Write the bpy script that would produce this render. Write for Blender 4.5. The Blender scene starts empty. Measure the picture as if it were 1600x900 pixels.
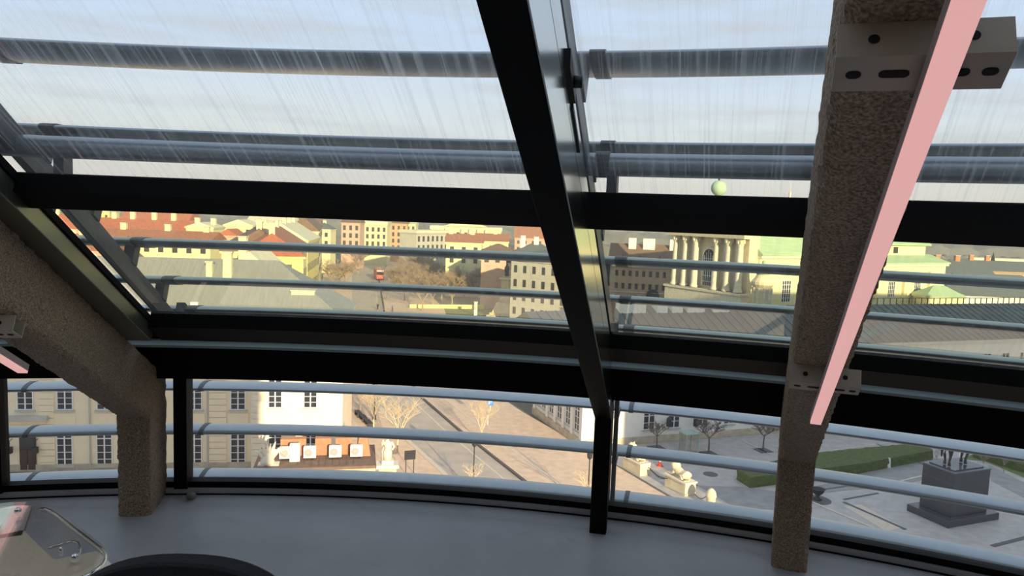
import bpy, bmesh, math, random
from mathutils import Vector, Matrix, noise
random.seed(7)
sc = bpy.context.scene
COL = sc.collection
R = math.radians

# ------------------------------------------------------------------ camera
F_PX, PITCH, ROLL = 1170.0, R(5.6), R(2.1)
CAM = Vector((0, 0, 1.6))
_x0 = Vector((1, 0, 0)); FW = Vector((0, math.cos(PITCH), -math.sin(PITCH))); _u0 = _x0.cross(FW)
RT = math.cos(ROLL) * _x0 + math.sin(ROLL) * _u0
UP = -math.sin(ROLL) * _x0 + math.cos(ROLL) * _u0
cd = bpy.data.cameras.new('camera'); cd.sensor_width = 36.0; cd.lens = 36.0 * F_PX / 1600.0
cd.clip_start = 0.02; cd.clip_end = 8000
cam = bpy.data.objects.new('camera', cd); COL.objects.link(cam)
m = Matrix((RT, UP, -FW)).transposed().to_4x4(); m.translation = CAM
cam.matrix_world = m
sc.camera = cam

# ------------------------------------------------------------------ world: thin winter sky with streaky cloud
w = bpy.data.worlds.new('sky'); sc.world = w; w.use_nodes = True
nt = w.node_tree; nt.nodes.clear()
def N(t, **k):
    n = nt.nodes.new(t)
    for a, b in k.items(): setattr(n, a, b)
    return n
geo = N('ShaderNodeTexCoord'); sep = N('ShaderNodeSeparateXYZ'); nt.links.new(geo.outputs['Generated'], sep.inputs[0])
ramp = N('ShaderNodeValToRGB')
nt.links.new(sep.outputs['Z'], ramp.inputs['Fac'])
cr = ramp.color_ramp
cr.elements[0].position = 0.0; cr.elements[0].color = (0.56, 0.57, 0.53, 1)
cr.elements[1].position = 0.9; cr.elements[1].color = (0.50, 0.58, 0.72, 1)
for p, c in ((0.05, (0.66, 0.69, 0.65)), (0.12, (0.62, 0.71, 0.76)), (0.20, (0.50, 0.63, 0.80)), (0.35, (0.50, 0.61, 0.78))):
    e = cr.elements.new(p); e.color = (*c, 1)
mp = N('ShaderNodeMapping'); mp.inputs['Scale'].default_value = (1.8, 1.8, 20)
nt.links.new(geo.outputs['Generated'], mp.inputs['Vector'])
ns = N('ShaderNodeTexNoise'); ns.inputs['Scale'].default_value = 1.6; ns.inputs['Detail'].default_value = 7; ns.inputs['Roughness'].default_value = .62
nt.links.new(mp.outputs[0], ns.inputs['Vector'])
r2 = N('ShaderNodeValToRGB'); r2.color_ramp.elements[0].position = .44; r2.color_ramp.elements[1].position = .66
r2.color_ramp.elements[1].color = (.75, .75, .75, 1)
nt.links.new(ns.outputs['Fac'], r2.inputs['Fac'])
mx = N('ShaderNodeMix', data_type='RGBA'); mx.inputs['B'].default_value = (0.47, 0.50, 0.54, 1)
nt.links.new(r2.outputs['Color'], mx.inputs['Factor']); nt.links.new(ramp.outputs['Color'], mx.inputs['A'])
bg = N('ShaderNodeBackground'); bg.inputs['Strength'].default_value = 1.0
nt.links.new(mx.outputs['Result'], bg.inputs['Color'])
out = N('ShaderNodeOutputWorld'); nt.links.new(bg.outputs[0], out.inputs[0])

# ------------------------------------------------------------------ sun: low winter sun behind the camera, shining up the street
sl = bpy.data.lights.new('sun', 'SUN'); sl.energy = 6.2; sl.angle = R(0.6); sl.color = (1.0, 0.80, 0.52)
sun = bpy.data.objects.new('sun', sl); COL.objects.link(sun)
SUN_AZ, SUN_EL = R(-22.3), R(13)          # heading of the light, height of the sun
sd = Vector((math.sin(SUN_AZ) * math.cos(SUN_EL), math.cos(SUN_AZ) * math.cos(SUN_EL), -math.sin(SUN_EL)))
sun.rotation_euler = sd.to_track_quat('-Z', 'Y').to_euler(); sun.location = (60, -160, 60)

vs = sc.view_settings
vs.view_transform = 'Standard'; vs.look = 'None'; vs.gamma = 1.0; vs.exposure = 0.38; vs.use_curve_mapping = False

# ------------------------------------------------------------------ materials
MATS = {}
def mat(name, col, rough=.7, metal=0.0, noise_amt=0.0, scale=8.0, stretch=(1, 1, 1), bump=0.0, bump_scale=None, emit=None, emit_s=1.0, spec=.5, coords='Object', col2=None, ramp=(.3, .7)):
    if name in MATS: return MATS[name]
    M = bpy.data.materials.new(name); M.use_nodes = True
    t = M.node_tree; b = t.nodes['Principled BSDF']
    b.inputs['Base Color'].default_value = (*col, 1); b.inputs['Roughness'].default_value = rough
    b.inputs['Metallic'].default_value = metal; b.inputs['Specular IOR Level'].default_value = spec
    if noise_amt or bump:
        tc = t.nodes.new('ShaderNodeTexCoord'); mpp = t.nodes.new('ShaderNodeMapping'); mpp.inputs['Scale'].default_value = stretch
        t.links.new(tc.outputs[coords], mpp.inputs['Vector'])
        n = t.nodes.new('ShaderNodeTexNoise'); n.inputs['Scale'].default_value = scale; n.inputs['Detail'].default_value = 6
        t.links.new(mpp.outputs[0], n.inputs['Vector'])
        if noise_amt:
            rp = t.nodes.new('ShaderNodeValToRGB'); rp.color_ramp.elements[0].position = ramp[0]; rp.color_ramp.elements[1].position = ramp[1]
            c2 = col2 or tuple(max(0, c * (1 - noise_amt)) for c in col)
            rp.color_ramp.elements[0].color = (*c2, 1); rp.color_ramp.elements[1].color = (*col, 1)
            t.links.new(n.outputs['Fac'], rp.inputs['Fac']); t.links.new(rp.outputs['Color'], b.inputs['Base Color'])
        if bump:
            n2 = n
            if bump_scale:
                n2 = t.nodes.new('ShaderNodeTexNoise'); n2.inputs['Scale'].default_value = bump_scale; n2.inputs['Detail'].default_value = 4
                t.links.new(mpp.outputs[0], n2.inputs['Vector'])
            bp = t.nodes.new('ShaderNodeBump'); bp.inputs['Strength'].default_value = bump; bp.inputs['Distance'].default_value = .02
            t.links.new(n2.outputs['Fac'], bp.inputs['Height']); t.links.new(bp.outputs[0], b.inputs['Normal'])
    if emit:
        b.inputs['Emission Color'].default_value = (*emit, 1); b.inputs['Emission Strength'].default_value = emit_s
    MATS[name] = M; return M

def glass_mat(name, tint, streak=0.0, dust=0.02, refl=1.0):
    M = bpy.data.materials.new(name); M.use_nodes = True
    t = M.node_tree; t.nodes.clear(); L = t.links.new
    def A(k): return t.nodes.new(k)
    tr = A('ShaderNodeBsdfTransparent'); tr.inputs[0].default_value = (*tint, 1)
    gl = A('ShaderNodeBsdfGlossy'); gl.inputs['Roughness'].default_value = .02; gl.inputs['Color'].default_value = (refl, refl, refl, 1)
    lw = A('ShaderNodeLayerWeight'); lw.inputs['Blend'].default_value = .5
    pw = A('ShaderNodeMath'); pw.operation = 'POWER'; pw.inputs[1].default_value = 4.0; L(lw.outputs['Facing'], pw.inputs[0])
    fr = A('ShaderNodeMapRange'); fr.inputs['To Min'].default_value = .045; fr.inputs['To Max'].default_value = 1.0; L(pw.outputs[0], fr.inputs['Value'])
    m1 = A('ShaderNodeMixShader'); L(fr.outputs[0], m1.inputs[0]); L(tr.outputs[0], m1.inputs[1]); L(gl.outputs[0], m1.inputs[2])
    df = A('ShaderNodeBsdfTranslucent'); df.inputs[0].default_value = (.72, .72, .70, 1)
    m2 = A('ShaderNodeMixShader'); L(m1.outputs[0], m2.inputs[1]); L(df.outputs[0], m2.inputs[2])
    if streak:
        uv = A('ShaderNodeUVMap'); fac = None
        for sx, sy, lo, hi, amt in ((46, .55, .55, .74, 1.0), (130, 1.3, .54, .76, .9), (70, .8, .57, .75, .7), (9, .4, .35, .8, .25)):
            mpn = A('ShaderNodeMapping'); mpn.inputs['Scale'].default_value = (sx, sy, 1); L(uv.outputs[0], mpn.inputs[0])
            n = A('ShaderNodeTexNoise'); n.inputs['Scale'].default_value = 1; n.inputs['Detail'].default_value = 3; L(mpn.outputs[0], n.inputs['Vector'])
            mr = A('ShaderNodeMapRange'); mr.inputs['From Min'].default_value = lo; mr.inputs['From Max'].default_value = hi
            mr.inputs['To Max'].default_value = amt * streak; L(n.outputs['Fac'], mr.inputs['Value'])
            if fac is None: fac = mr.outputs[0]
            else:
                ad = A('ShaderNodeMath'); ad.operation = 'ADD'; L(fac, ad.inputs[0]); L(mr.outputs[0], ad.inputs[1]); fac = ad.outputs[0]
        ad = A('ShaderNodeMath'); ad.operation = 'ADD'; L(fac, ad.inputs[0]); ad.inputs[1].default_value = dust; L(ad.outputs[0], m2.inputs[0])
    else: m2.inputs[0].default_value = dust
    o = A('ShaderNodeOutputMaterial'); L(m2.outputs[0], o.inputs[0])
    MATS[name] = M; return M

mat('floor', (.55, .545, .575), .45, noise_amt=.22, scale=1.6, bump=.10, bump_scale=5, col2=(.43, .427, .455))
mat('black_steel', (.004, .004, .004), .6, spec=.12)
mat('anodised', (.58, .59, .55), .17, metal=1.0, noise_amt=.10, scale=3)
mat('anodised_dark', (.24, .245, .20), .32, metal=.8, noise_amt=.1, scale=3)
mat('rail_steel', (.07, .078, .085), .5, metal=.3, noise_amt=.3, scale=20)
mat('louver', (.36, .415, .45), .36, metal=.7, noise_amt=.12, scale=12)
mat('teal_sheen', (.34, .42, .40), .35, metal=.2)  # sky sheen on the ledge, put into the base colour
mat('gasket', (.006, .006, .006), .8, spec=.1)
mat('concrete', (.55, .415, .30), .95, noise_amt=.55, scale=170, bump=1.0, bump_scale=60, col2=(.20, .135, .09), ramp=(.36, .66))
mat('channel', (.50, .42, .32), .5, noise_amt=.15, scale=14)
mat('hole', (.01, .01, .01), .9)
mat('lamp_body', (.62, .48, .46), .5)
mat('lamp_diffuser', (.8, .62, .6), .5, emit=(.86, .43, .40), emit_s=.58)
mat('wall_paint', (.68, .60, .52), .8)
mat('ceiling_paint', (.68, .60, .52), .8)
mat('white_reflection', (.95, .96, .97), .06, metal=.6)
mat('beige_reflection', (.92, .78, .64), .25)
mat('chrome', (.75, .75, .76), .12, metal=1)
mat('black_fabric', (.012, .012, .014), .95, bump=.3, scale=180)
mat('black_plastic', (.015, .015, .016), .5)
mat('pebble', (.25, .24, .23), .7)
glass_mat('glass_upper', (.93, .96, .97), streak=.27, dust=.05)
glass_mat('glass_lower', (.93, .97, .79), streak=.10, dust=.05)
glass_mat('glass_front', (.96, .98, .97), streak=.03, dust=.015)
glass_mat('table_glass', (.96, .955, .94), dust=.01, refl=1.0)
_t = MATS['floor'].node_tree; _b = _t.nodes['Principled BSDF']
_tc = _t.nodes.new('ShaderNodeTexCoord'); _n = _t.nodes.new('ShaderNodeTexNoise'); _n.inputs['Scale'].default_value = 3.2; _n.inputs['Detail'].default_value = 9; _n.inputs['Roughness'].default_value = .7; _n.inputs['Distortion'].default_value = 1.6
_t.links.new(_tc.outputs['Object'], _n.inputs['Vector'])
_r = _t.nodes.new('ShaderNodeMapRange'); _r.inputs['From Min'].default_value = .58; _r.inputs['From Max'].default_value = .72; _r.inputs['To Max'].default_value = .45; _t.links.new(_n.outputs['Fac'], _r.inputs['Value'])
_m = _t.nodes.new('ShaderNodeMix'); _m.data_type = 'RGBA'; _m.inputs['B'].default_value = (.30, .30, .32, 1)
_src = _b.inputs['Base Color'].links[0].from_socket; _t.links.new(_src, _m.inputs['A']); _t.links.new(_r.outputs[0], _m.inputs['Factor']); _t.links.new(_m.outputs['Result'], _b.inputs['Base Color'])
_r2 = _t.nodes.new('ShaderNodeMapRange'); _r2.inputs['To Min'].default_value = .30; _r2.inputs['To Max'].default_value = .62; _t.links.new(_n.outputs['Fac'], _r2.inputs['Value']); _t.links.new(_r2.outputs[0], _b.inputs['Roughness'])
# outdoors
mat('plaster_cream', (.90, .77, .54), .9, noise_amt=.07, scale=1.2)
mat('plaster_lit', (.90, .80, .62), .9, noise_amt=.08, scale=1.2)  # paler copy of the cream plaster, sunlight put into its colour
mat('plaster_white', (.88, .84, .77), .9, noise_amt=.08, scale=1.0)
mat('plaster_yellow', (.80, .70, .30), .9, noise_amt=.12, scale=.8)
mat('plaster_butter', (.80, .74, .46), .9, noise_amt=.12, scale=.8)
mat('plaster_orange', (.74, .42, .22), .9, noise_amt=.15, scale=.8)
mat('plaster_pink', (.70, .45, .36), .9, noise_amt=.15, scale=.8)
mat('plaster_brown', (.46, .33, .24), .9, noise_amt=.15, scale=.8)
mat('plaster_grey', (.55, .53, .47), .9, noise_amt=.15, scale=.8)
mat('stone', (.62, .52, .38), .9, noise_amt=.3, scale=1.5)
mat('stone_pale', (.80, .72, .58), .9, noise_amt=.2, scale=2)
mat('stone_cream', (.78, .68, .46), .9, noise_amt=.2, scale=1)
mat('roof_grey', (.34, .34, .31), .55, metal=.15, noise_amt=.2, scale=1.0, stretch=(4, .3, .3))
mat('roof_slate', (.125, .145, .15), .6, noise_amt=.25, scale=1.0, stretch=(4, .3, .3))
mat('roof_red', (.50, .16, .085), .85, noise_amt=.3, scale=1.5)
mat('roof_rust', (.40, .17, .10), .85, noise_amt=.3, scale=1.5)
mat('roof_brown', (.22, .14, .10), .85, noise_amt=.3, scale=1.5)
mat('roof_copper', (.40, .55, .34), .75, noise_amt=.2, scale=1.0, stretch=(3, .3, .3))
mat('roof_pale', (.72, .68, .52), .7, noise_amt=.15, scale=1)
mat('terracotta', (.52, .24, .13), .9, noise_amt=.25, scale=3)
mat('win_frame', (.80, .80, .78), .6)
mat('win_glass', (.035, .04, .045), .12, spec=.6)
mat('win_dark', (.05, .05, .05), .4)
mat('wood_dark', (.07, .035, .022), .6, noise_amt=.3, scale=4)
mat('road', (.50, .43, .36), .9, noise_amt=.2, scale=.6)
mat('paving', (.72, .54, .39), .9, noise_amt=.22, scale=1.2, col2=(.58, .43, .31))
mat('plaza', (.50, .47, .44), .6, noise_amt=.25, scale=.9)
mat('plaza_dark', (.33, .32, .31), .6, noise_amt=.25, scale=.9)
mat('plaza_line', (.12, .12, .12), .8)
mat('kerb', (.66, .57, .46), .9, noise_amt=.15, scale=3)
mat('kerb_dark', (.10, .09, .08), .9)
mat('earth', (.20, .185, .13), .95, noise_amt=.4, scale=.05)
mat('lawn', (.20, .24, .07), .95, noise_amt=.4, scale=3, bump=.6, bump_scale=40)
mat('hedge', (.13, .16, .045), .95, noise_amt=.5, scale=10, bump=1, bump_scale=30, col2=(.06, .08, .022))
mat('granite', (.075, .077, .088), .22, noise_amt=.35, scale=12)
mat('granite_top', (.13, .14, .17), .25, noise_amt=.2, scale=6)
mat('bronze', (.075, .06, .05), .5, metal=.6, noise_amt=.3, scale=6)
mat('bark_pale', (.72, .58, .36), .9, noise_amt=.2, scale=5)
mat('bark_grey', (.17, .135, .11), .9, noise_amt=.3, scale=5)
mat('twig_far', (.34, .26, .19), .95)
mat('woods', (.20, .185, .17), 1.0, noise_amt=.4, scale=.05)
mat('evergreen', (.035, .05, .025), .95, noise_amt=.4, scale=2)
mat('gold_wire', (.75, .58, .28), .5)
mat('iron', (.03, .03, .03), .6)
mat('sign_blue', (.04, .22, .62), .5)
mat('sign_white', (.8, .8, .8), .5)
mat('ac_white', (.80, .80, .77), .5)
mat('ac_grille', (.35, .34, .32), .6)
mat('bus_red', (.55, .10, .06), .4)
mat('stall_red', (.55, .05, .06), .7)
mat('cloth_dark', (.03, .03, .04), .9)
mat('cloth_blue', (.06, .09, .16), .9)
mat('skin', (.50, .30, .22), .7)
mat('booth_frame', (.30, .42, .36), .4)
mat('cone_red', (.65, .07, .03), .6)

# ------------------------------------------------------------------ helpers
class MB:
    """collects geometry, then builds ONE mesh object"""
    def __init__(s): s.v = []; s.f = []; s.uv = None
    def add(s, vs, fs):
        o = len(s.v); s.v += [tuple(p) for p in vs]; s.f += [tuple(i + o for i in q) for q in fs]; return s
    def box(s, c, d, rz=0.0, taper=1.0):
        hx, hy, hz = d[0] / 2, d[1] / 2, d[2] / 2; ca, sa = math.cos(rz), math.sin(rz); vs = []
        for sz in (-1, 1):
            k = taper if sz > 0 else 1
            for sx, sy in ((-1, -1), (1, -1), (1, 1), (-1, 1)):
                x, y = sx * hx * k, sy * hy * k
                vs.append((c[0] + x * ca - y * sa, c[1] + x * sa + y * ca, c[2] + sz * hz))
        return s.add(vs, [(3, 2, 1, 0), (4, 5, 6, 7), (0, 1, 5, 4), (1, 2, 6, 5), (2, 3, 7, 6), (3, 0, 4, 7)])
    def span(s, x0, x1, y0, y1, z0, z1): return s.box(((x0 + x1) / 2, (y0 + y1) / 2, (z0 + z1) / 2), (abs(x1 - x0), abs(y1 - y0), abs(z1 - z0)))
    def prism(s, poly, z0, z1):
        n = len(poly); vs = [(x, y, z0) for x, y in poly] + [(x, y, z1) for x, y in poly]
        return s.add(vs, [tuple(range(n - 1, -1, -1)), tuple(range(n, 2 * n))] + [(i, (i + 1) % n, n + (i + 1) % n, n + i) for i in range(n)])
    def tube(s, pts, rad, n=8, caps=True):
        pts = [Vector(p) for p in pts]; rads = rad if isinstance(rad, (list, tuple)) else [rad] * len(pts); vs = []; fs = []
        for i, p in enumerate(pts):
            t = (pts[min(i + 1, len(pts) - 1)] - pts[max(i - 1, 0)]).normalized()
            a = t.cross(Vector((0, 0, 1)) if abs(t.z) < .95 else Vector((1, 0, 0))).normalized(); b = a.cross(t)
            for k in range(n):
                th = 2 * math.pi * k / n; vs.append(p + rads[i] * (math.cos(th) * a + math.sin(th) * b))
        for i in range(len(pts) - 1):
            for k in range(n): fs.append((i * n + k, i * n + (k + 1) % n, (i + 1) * n + (k + 1) % n, (i + 1) * n + k))
        if caps: fs += [tuple(range(n - 1, -1, -1)), tuple((len(pts) - 1) * n + k for k in range(n))]
        return s.add(vs, fs)
    def lathe(s, prof, c=(0, 0, 0), n=16):
        vs = []; fs = []
        for r_, z in prof:
            for k in range(n):
                th = 2 * math.pi * k / n; vs.append((c[0] + r_ * math.cos(th), c[1] + r_ * math.sin(th), c[2] + z))
        for i in range(len(prof) - 1):
            for k in range(n): fs.append((i * n + k, i * n + (k + 1) % n, (i + 1) * n + (k + 1) % n, (i + 1) * n + k))
        fs += [tuple(range(n - 1, -1, -1)), tuple((len(prof) - 1) * n + k for k in range(n))]
        return s.add(vs, fs)
    def mesh(s, name, material, smooth=False):
        me = bpy.data.meshes.new(name); me.from_pydata(s.v, [], s.f); me.materials.append(MATS[material])
        if s.uv:
            ul = me.uv_layers.new(name='UVMap')
            for lp in me.loops: ul.data[lp.index].uv = s.uv[lp.vertex_index]
        if smooth:
            for p in me.polygons: p.use_smooth = True
        me.update(); return me
    def build(s, name, material, parent=None, smooth=False, bevel=0.0, world=False):
        if world and parent is not None:
            mi = FRAME[parent.name].inverted(); s.v = [tuple(mi @ Vector(p)) for p in s.v]
        me = s.mesh(name, material, smooth)
        bm = bmesh.new(); bm.from_mesh(me); bmesh.ops.recalc_face_normals(bm, faces=bm.faces); bm.to_mesh(me); bm.free()
        return put(name, me, parent, bevel)
FRAME = {}
def put(name, me, parent=None, bevel=0.0, loc=(0, 0, 0), rz=0.0):
    o = bpy.data.objects.new(name, me); COL.objects.link(o); o.parent = parent; o.location = loc; o.rotation_euler = (0, 0, rz)
    if bevel:
        b = o.modifiers.new('bevel', 'BEVEL'); b.width = bevel; b.segments = 2; b.limit_method = 'ANGLE'
    return o
def tag(o, label, cat, group=None):
    o['label'] = label; o['category'] = cat
    if group: o['group'] = group
    return o
def thing(name, label, cat, loc=(0, 0, 0), rz=0.0, group=None):
    o = bpy.data.objects.new(name, None); COL.objects.link(o); o.location = loc; o.rotation_euler = (0, 0, rz); o.empty_display_size = .1
    FRAME[o.name] = Matrix.Translation(Vector(loc)) @ Matrix.Rotation(rz, 4, 'Z')
    return tag(o, label, cat, group)
def struct(o): o['kind'] = 'structure'; return o
def copy_tree(o, parent=None):
    c = o.copy(); COL.objects.link(c); c.parent = parent
    for ch in o.children: copy_tree(ch, c)
    return c
# points of the view laid onto real planes of the place
def ray(x, y): return (FW + RT * ((x - 800) / F_PX) - UP * ((y - 450) / F_PX)).normalized()
def on_z(x, y, z):
    d = ray(x, y); return CAM + d * ((z - CAM.z) / d.z)
def on_y(x, y, Y):
    d = ray(x, y); return CAM + d * (Y / d.y)
def on_plane(x, y, p, n):
    d = ray(x, y); return CAM + d * ((Vector(p) - CAM).dot(n) / d.dot(n))
STREET = -24.5

# ------------------------------------------------------------------ the room: a round attic under a cone of glass
CX, CY = -0.956, -3.09
SLOPE = R(28.5); CS, SN, TN = math.cos(SLOPE), math.sin(SLOPE), math.tan(SLOPE)
def P(r, az, z, off=0.0):
    a = R(az); return Vector((CX + r * math.sin(a) + off * math.cos(a), CY + r * math.cos(a) - off * math.sin(a), z))
def G(s, n): return (6.5 - CS * s - SN * n, 1.10 + SN * s - CS * n)      # s up the slope, n inwards from the glass
def arc(mb, sec, az0, az1, n=None):
    n = n or max(2, int(abs(az1 - az0) / 1.5)); k = len(sec); vs = []; fs = []
    for i in range(n + 1):
        a = az0 + (az1 - az0) * i / n
        for r_, z in sec: vs.append(P(r_, a, z))
    for i in range(n):
        for j in range(k): fs.append((i * k + j, i * k + (j + 1) % k, (i + 1) * k + (j + 1) % k, (i + 1) * k + j))
    fs += [tuple(range(k)), tuple(n * k + j for j in range(k - 1, -1, -1))]
    return mb.add(vs, fs)
def rect(s0, s1, n0, n1): return [G(s0, n0), G(s1, n0), G(s1, n1), G(s0, n1)]
AZ0, AZ1 = -50, 50
AZ_A, AZ_B, AZ_C, AZ_O = -6.5, 12.0, 19.7, -13.9
STOP = 3.6

mb = MB(); pts = [(CX + 7.16 * math.sin(R(a)), CY + 7.16 * math.cos(R(a))) for a in range(-50, 51, 2)]
pts = pts + [(pts[-1][0], -4.0), (pts[0][0], -4.0)]
struct(mb.prism(pts, -.25, 0).build('floor', 'floor'))
xl, xr, yb = pts[-1][0], pts[-2][0], -4.0
struct(MB().span(xl - .2, xl, yb, P(7.16, -50, 0).y, -.25, 3.6).build('wall_left', 'wall_paint'))
struct(MB().span(xr, xr + .2, yb, P(7.16, 50, 0).y, -.25, 3.6).build('wall_right', 'wall_paint'))
struct(MB().span(xl - .2, xr + .2, yb - .2, yb, -.25, 3.6).build('wall_back', 'wall_paint'))
rt, zt = G(STOP, 0)
top = [(CX + rt * math.sin(R(a)), CY + rt * math.cos(R(a))) for a in range(-50, 51, 5)]
mb = MB(); mb.prism([(xl - .2, top[0][1])] + top + [(xr + .2, top[-1][1]), (xr + .2, yb - .2), (xl - .2, yb - .2)], zt + .02, zt + .2)
struct(mb.build('ceiling', 'ceiling_paint'))
mb = MB()                                                        # solid cheeks closing the cone towards the side walls
for a0, xw in ((-50, xl), (50, xr)):
    pr = [P(7.16, a0, 0), P(7.16, a0, .7), P(*[G(-.2, 0)[0], a0, G(-.2, 0)[1]]), P(rt, a0, zt), Vector((xw, P(rt, a0, 0).y, zt)), Vector((xw, P(7.16, a0, 0).y, 0))]
    q = [p + Vector((0, .05, 0)) for p in pr]; n = len(pr)
    mb.add(pr + q, [tuple(range(n)), tuple(range(2 * n - 1, n - 1, -1))] + [(i, (i + 1) % n, n + (i + 1) % n, n + i) for i in range(n)])
struct(mb.build('wall_cheeks', 'wall_paint'))
o = arc(MB(), [(6.75, 0), (7.16, 0), (7.16, .055), (7.078, .055), (7.072, .024), (6.95, .007)], AZ0, AZ1).build('baseboard_front', 'floor'); struct(o)
struct(arc(MB(), [(7.060, .019), (7.076, .019), (7.076, .027), (7.060, .027)], AZ0, AZ1).build('trim_4', 'gasket'))

def pane(mb, prof, a0, a1, th=.012):
    """curved sheet of glass along profile [(r,z)...] with uv in metres"""
    n = max(2, int((a1 - a0) / 1.5)); mb.uv = []; vs = []; fs = []
    for i in range(n + 1):
        a = a0 + (a1 - a0) * i / n; L = 0
        for j, (r_, z) in enumerate(prof):
            if j: L += math.hypot(r_ - prof[j - 1][0], z - prof[j - 1][1])
            vs.append(P(r_, a, z)); mb.uv.append((R(a) * 6, L))
    k = len(prof)
    for i in range(n):
        for j in range(k - 1): fs.append((i * k + j, (i + 1) * k + j, (i + 1) * k + j + 1, i * k + j + 1))
    return mb.add(vs, fs)
bays = [(AZ0, AZ_O), (AZ_O, AZ_A), (AZ_A, AZ_B), (AZ_B, AZ_C), (AZ_C, AZ1)]
FR, MID = (7.12, .085, .70), (1.087, 1.195)
wn = 0
for i, (a0, a1) in enumerate(bays):
    wn += 1
    wd = struct(thing('window_%d' % wn, 'low curved front window between posts', 'window')); del wd['label'], wd['category']
    e = .30
    arc(MB(), [(7.085, .055), (7.155, .055), (7.155, .088), (7.085, .088)], a0, a1).build('track', 'black_steel', wd)
    pane(MB(), [(7.12, .085), (7.12, .69)], a0 + e, a1 - e).build('pane', 'glass_front', wd, smooth=True)
    for a in ((a0,) if i else (a0, a1)):
        mb = MB(); mb.add([P(7.06, a, z, o_) for z in (.055, .69) for o_ in (-.034, .034)] + [P(7.17, a, z, o_) for z in (.055, .69) for o_ in (-.034, .034)],
            [(0, 1, 3, 2), (4, 6, 7, 5), (0, 4, 5, 1), (2, 3, 7, 6), (0, 2, 6, 4), (1, 5, 7, 3)]); mb.build('post', 'black_steel', wd)
for i, (a0, a1) in enumerate([(AZ0, AZ_A), (AZ_A, AZ_B), (AZ_B, AZ_C), (AZ_C, AZ1)]):
    wn += 1
    wd = struct(thing('window_%d' % wn, 'x', 'x')); del wd['label'], wd['category']
    g = .45
    pane(MB(), [G(-.02, 0), G(.5, 0), G(1.1, 0)], a0 + g, a1 - g).build('pane', 'glass_lower', wd, smooth=True)
    pane(MB(), [G(1.2, 0), G(1.8, 0), G(2.6, 0), G(STOP, 0)], a0 + g, a1 - g).build('pane', 'glass_upper', wd, smooth=True)
    g = .35
    arc(MB(), rect(MID[0], MID[1], -.006, .062), a0 + g, a1 - g).build('transom', 'black_steel', wd)
    arc(MB(), rect(-.225, -.04, -.02, .06), a0 + g, a1 - g).build('bottom_rail', 'black_steel', wd)
struct(arc(MB(), [(6.945, .69), (7.17, .69), (7.17, .9), (6.945, .9)], AZ0, AZ1).build('trim_1', 'black_steel'))
struct(arc(MB(), [(6.73, .893), (6.945, .893), (6.945, .905), (6.73, .905)], AZ0, AZ1).build('trim_2', 'teal_sheen'))
struct(arc(MB(), [(6.90, .906), (7.16, .906), (7.16, .99), (6.90, 1.0)], AZ0, AZ1).build('trim_3', 'gasket'))

# sloped mullions: box rafter, side plates with a groove between, gasket to the glass
def poly_radial(mb, prof, az, o0, o1):
    n = len(prof); vs = [P(r_, az, z, o0) for r_, z in prof] + [P(r_, az, z, o1) for r_, z in prof]
    return mb.add(vs, [tuple(range(n)), tuple(range(2 * n - 1, n - 1, -1))] + [(i, (i + 1) % n, n + (i + 1) % n, n + i) for i in range(n)])
def mullion(az, label, post, depth, hw, wide=.035):
    root = thing('steel_mullion', label, 'mullion', tuple(P(6.9, az, 0)))
    s0 = -.12
    poly_radial(MB(), rect(s0, STOP, -.02, .05 if post else .012), az, -hw * .55, hw * .55).build('glazing_bar', 'gasket', root, world=True)
    if post:
        rb, zb = 6.90, .60
        d = .30
        poly_radial(MB(), [(rb, .0), (rb + .075, 0), (rb + .075, zb + .06), (rb, zb)], az, -hw, hw).build('post', 'black_steel', root, world=True, bevel=.004)
        # rafter follows the bend of the post
        u0 = (rb, zb); rf = 3.4
        bot = [u0, (rf, zb + (rb - rf) * TN)]
        tp = [(rf, zb + (rb - rf) * TN + .06), (rb + .075, zb + .06 - .075 * TN + .03)]
        poly_radial(MB(), bot + tp, az, -hw, hw).build('rafter', 'black_steel', root, world=True, bevel=.004)
        def side(v0, v1, o0, o1, name, mt, ra=6.70, rf=3.4):
            f = lambda r_: zb + (rb - r_) * TN
            poly_radial(MB(), [(ra, f(ra) + v0), (rf, f(rf) + v0), (rf, f(rf) + v1), (ra, f(ra) + v1)], az, o0, o1).build(name, mt, root, world=True)
        gap = (G(0, 0)[1] + (G(0, 0)[0] - rb) * TN) - zb                    # vertical distance rafter underside to glass
        side(.004, .004 + (gap - .02) * .60, -hw + .004, hw + .003, 'side_plate', 'anodised')
        side(.008 + (gap - .02) * .60, gap - .022, -hw + .004, hw + .003, 'side_plate', 'anodised')
        side(.062, gap - .018, -hw + .01, hw - .012, 'core', 'gasket')
    else:
        poly_radial(MB(), rect(s0, STOP, .012, depth), az, -wide, hw).build('rafter', 'anodised_dark', root, world=True, bevel=.003)
        poly_radial(MB(), rect(s0, STOP, .012, .030), az, -wide - .008, hw + .008).build('gasket', 'gasket', root, world=True)
    return root
mullion(AZ_A, 'dark sloping window mullion beside the left concrete frame', False, .10, .035, .14)
mB = mullion(AZ_B, 'black steel post bending into a sloping rafter with silvery side plates', True, .3, .042)
mullion(AZ_C, 'dark sloping mullion hidden behind the right concrete frame', False, .06, .03)
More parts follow.
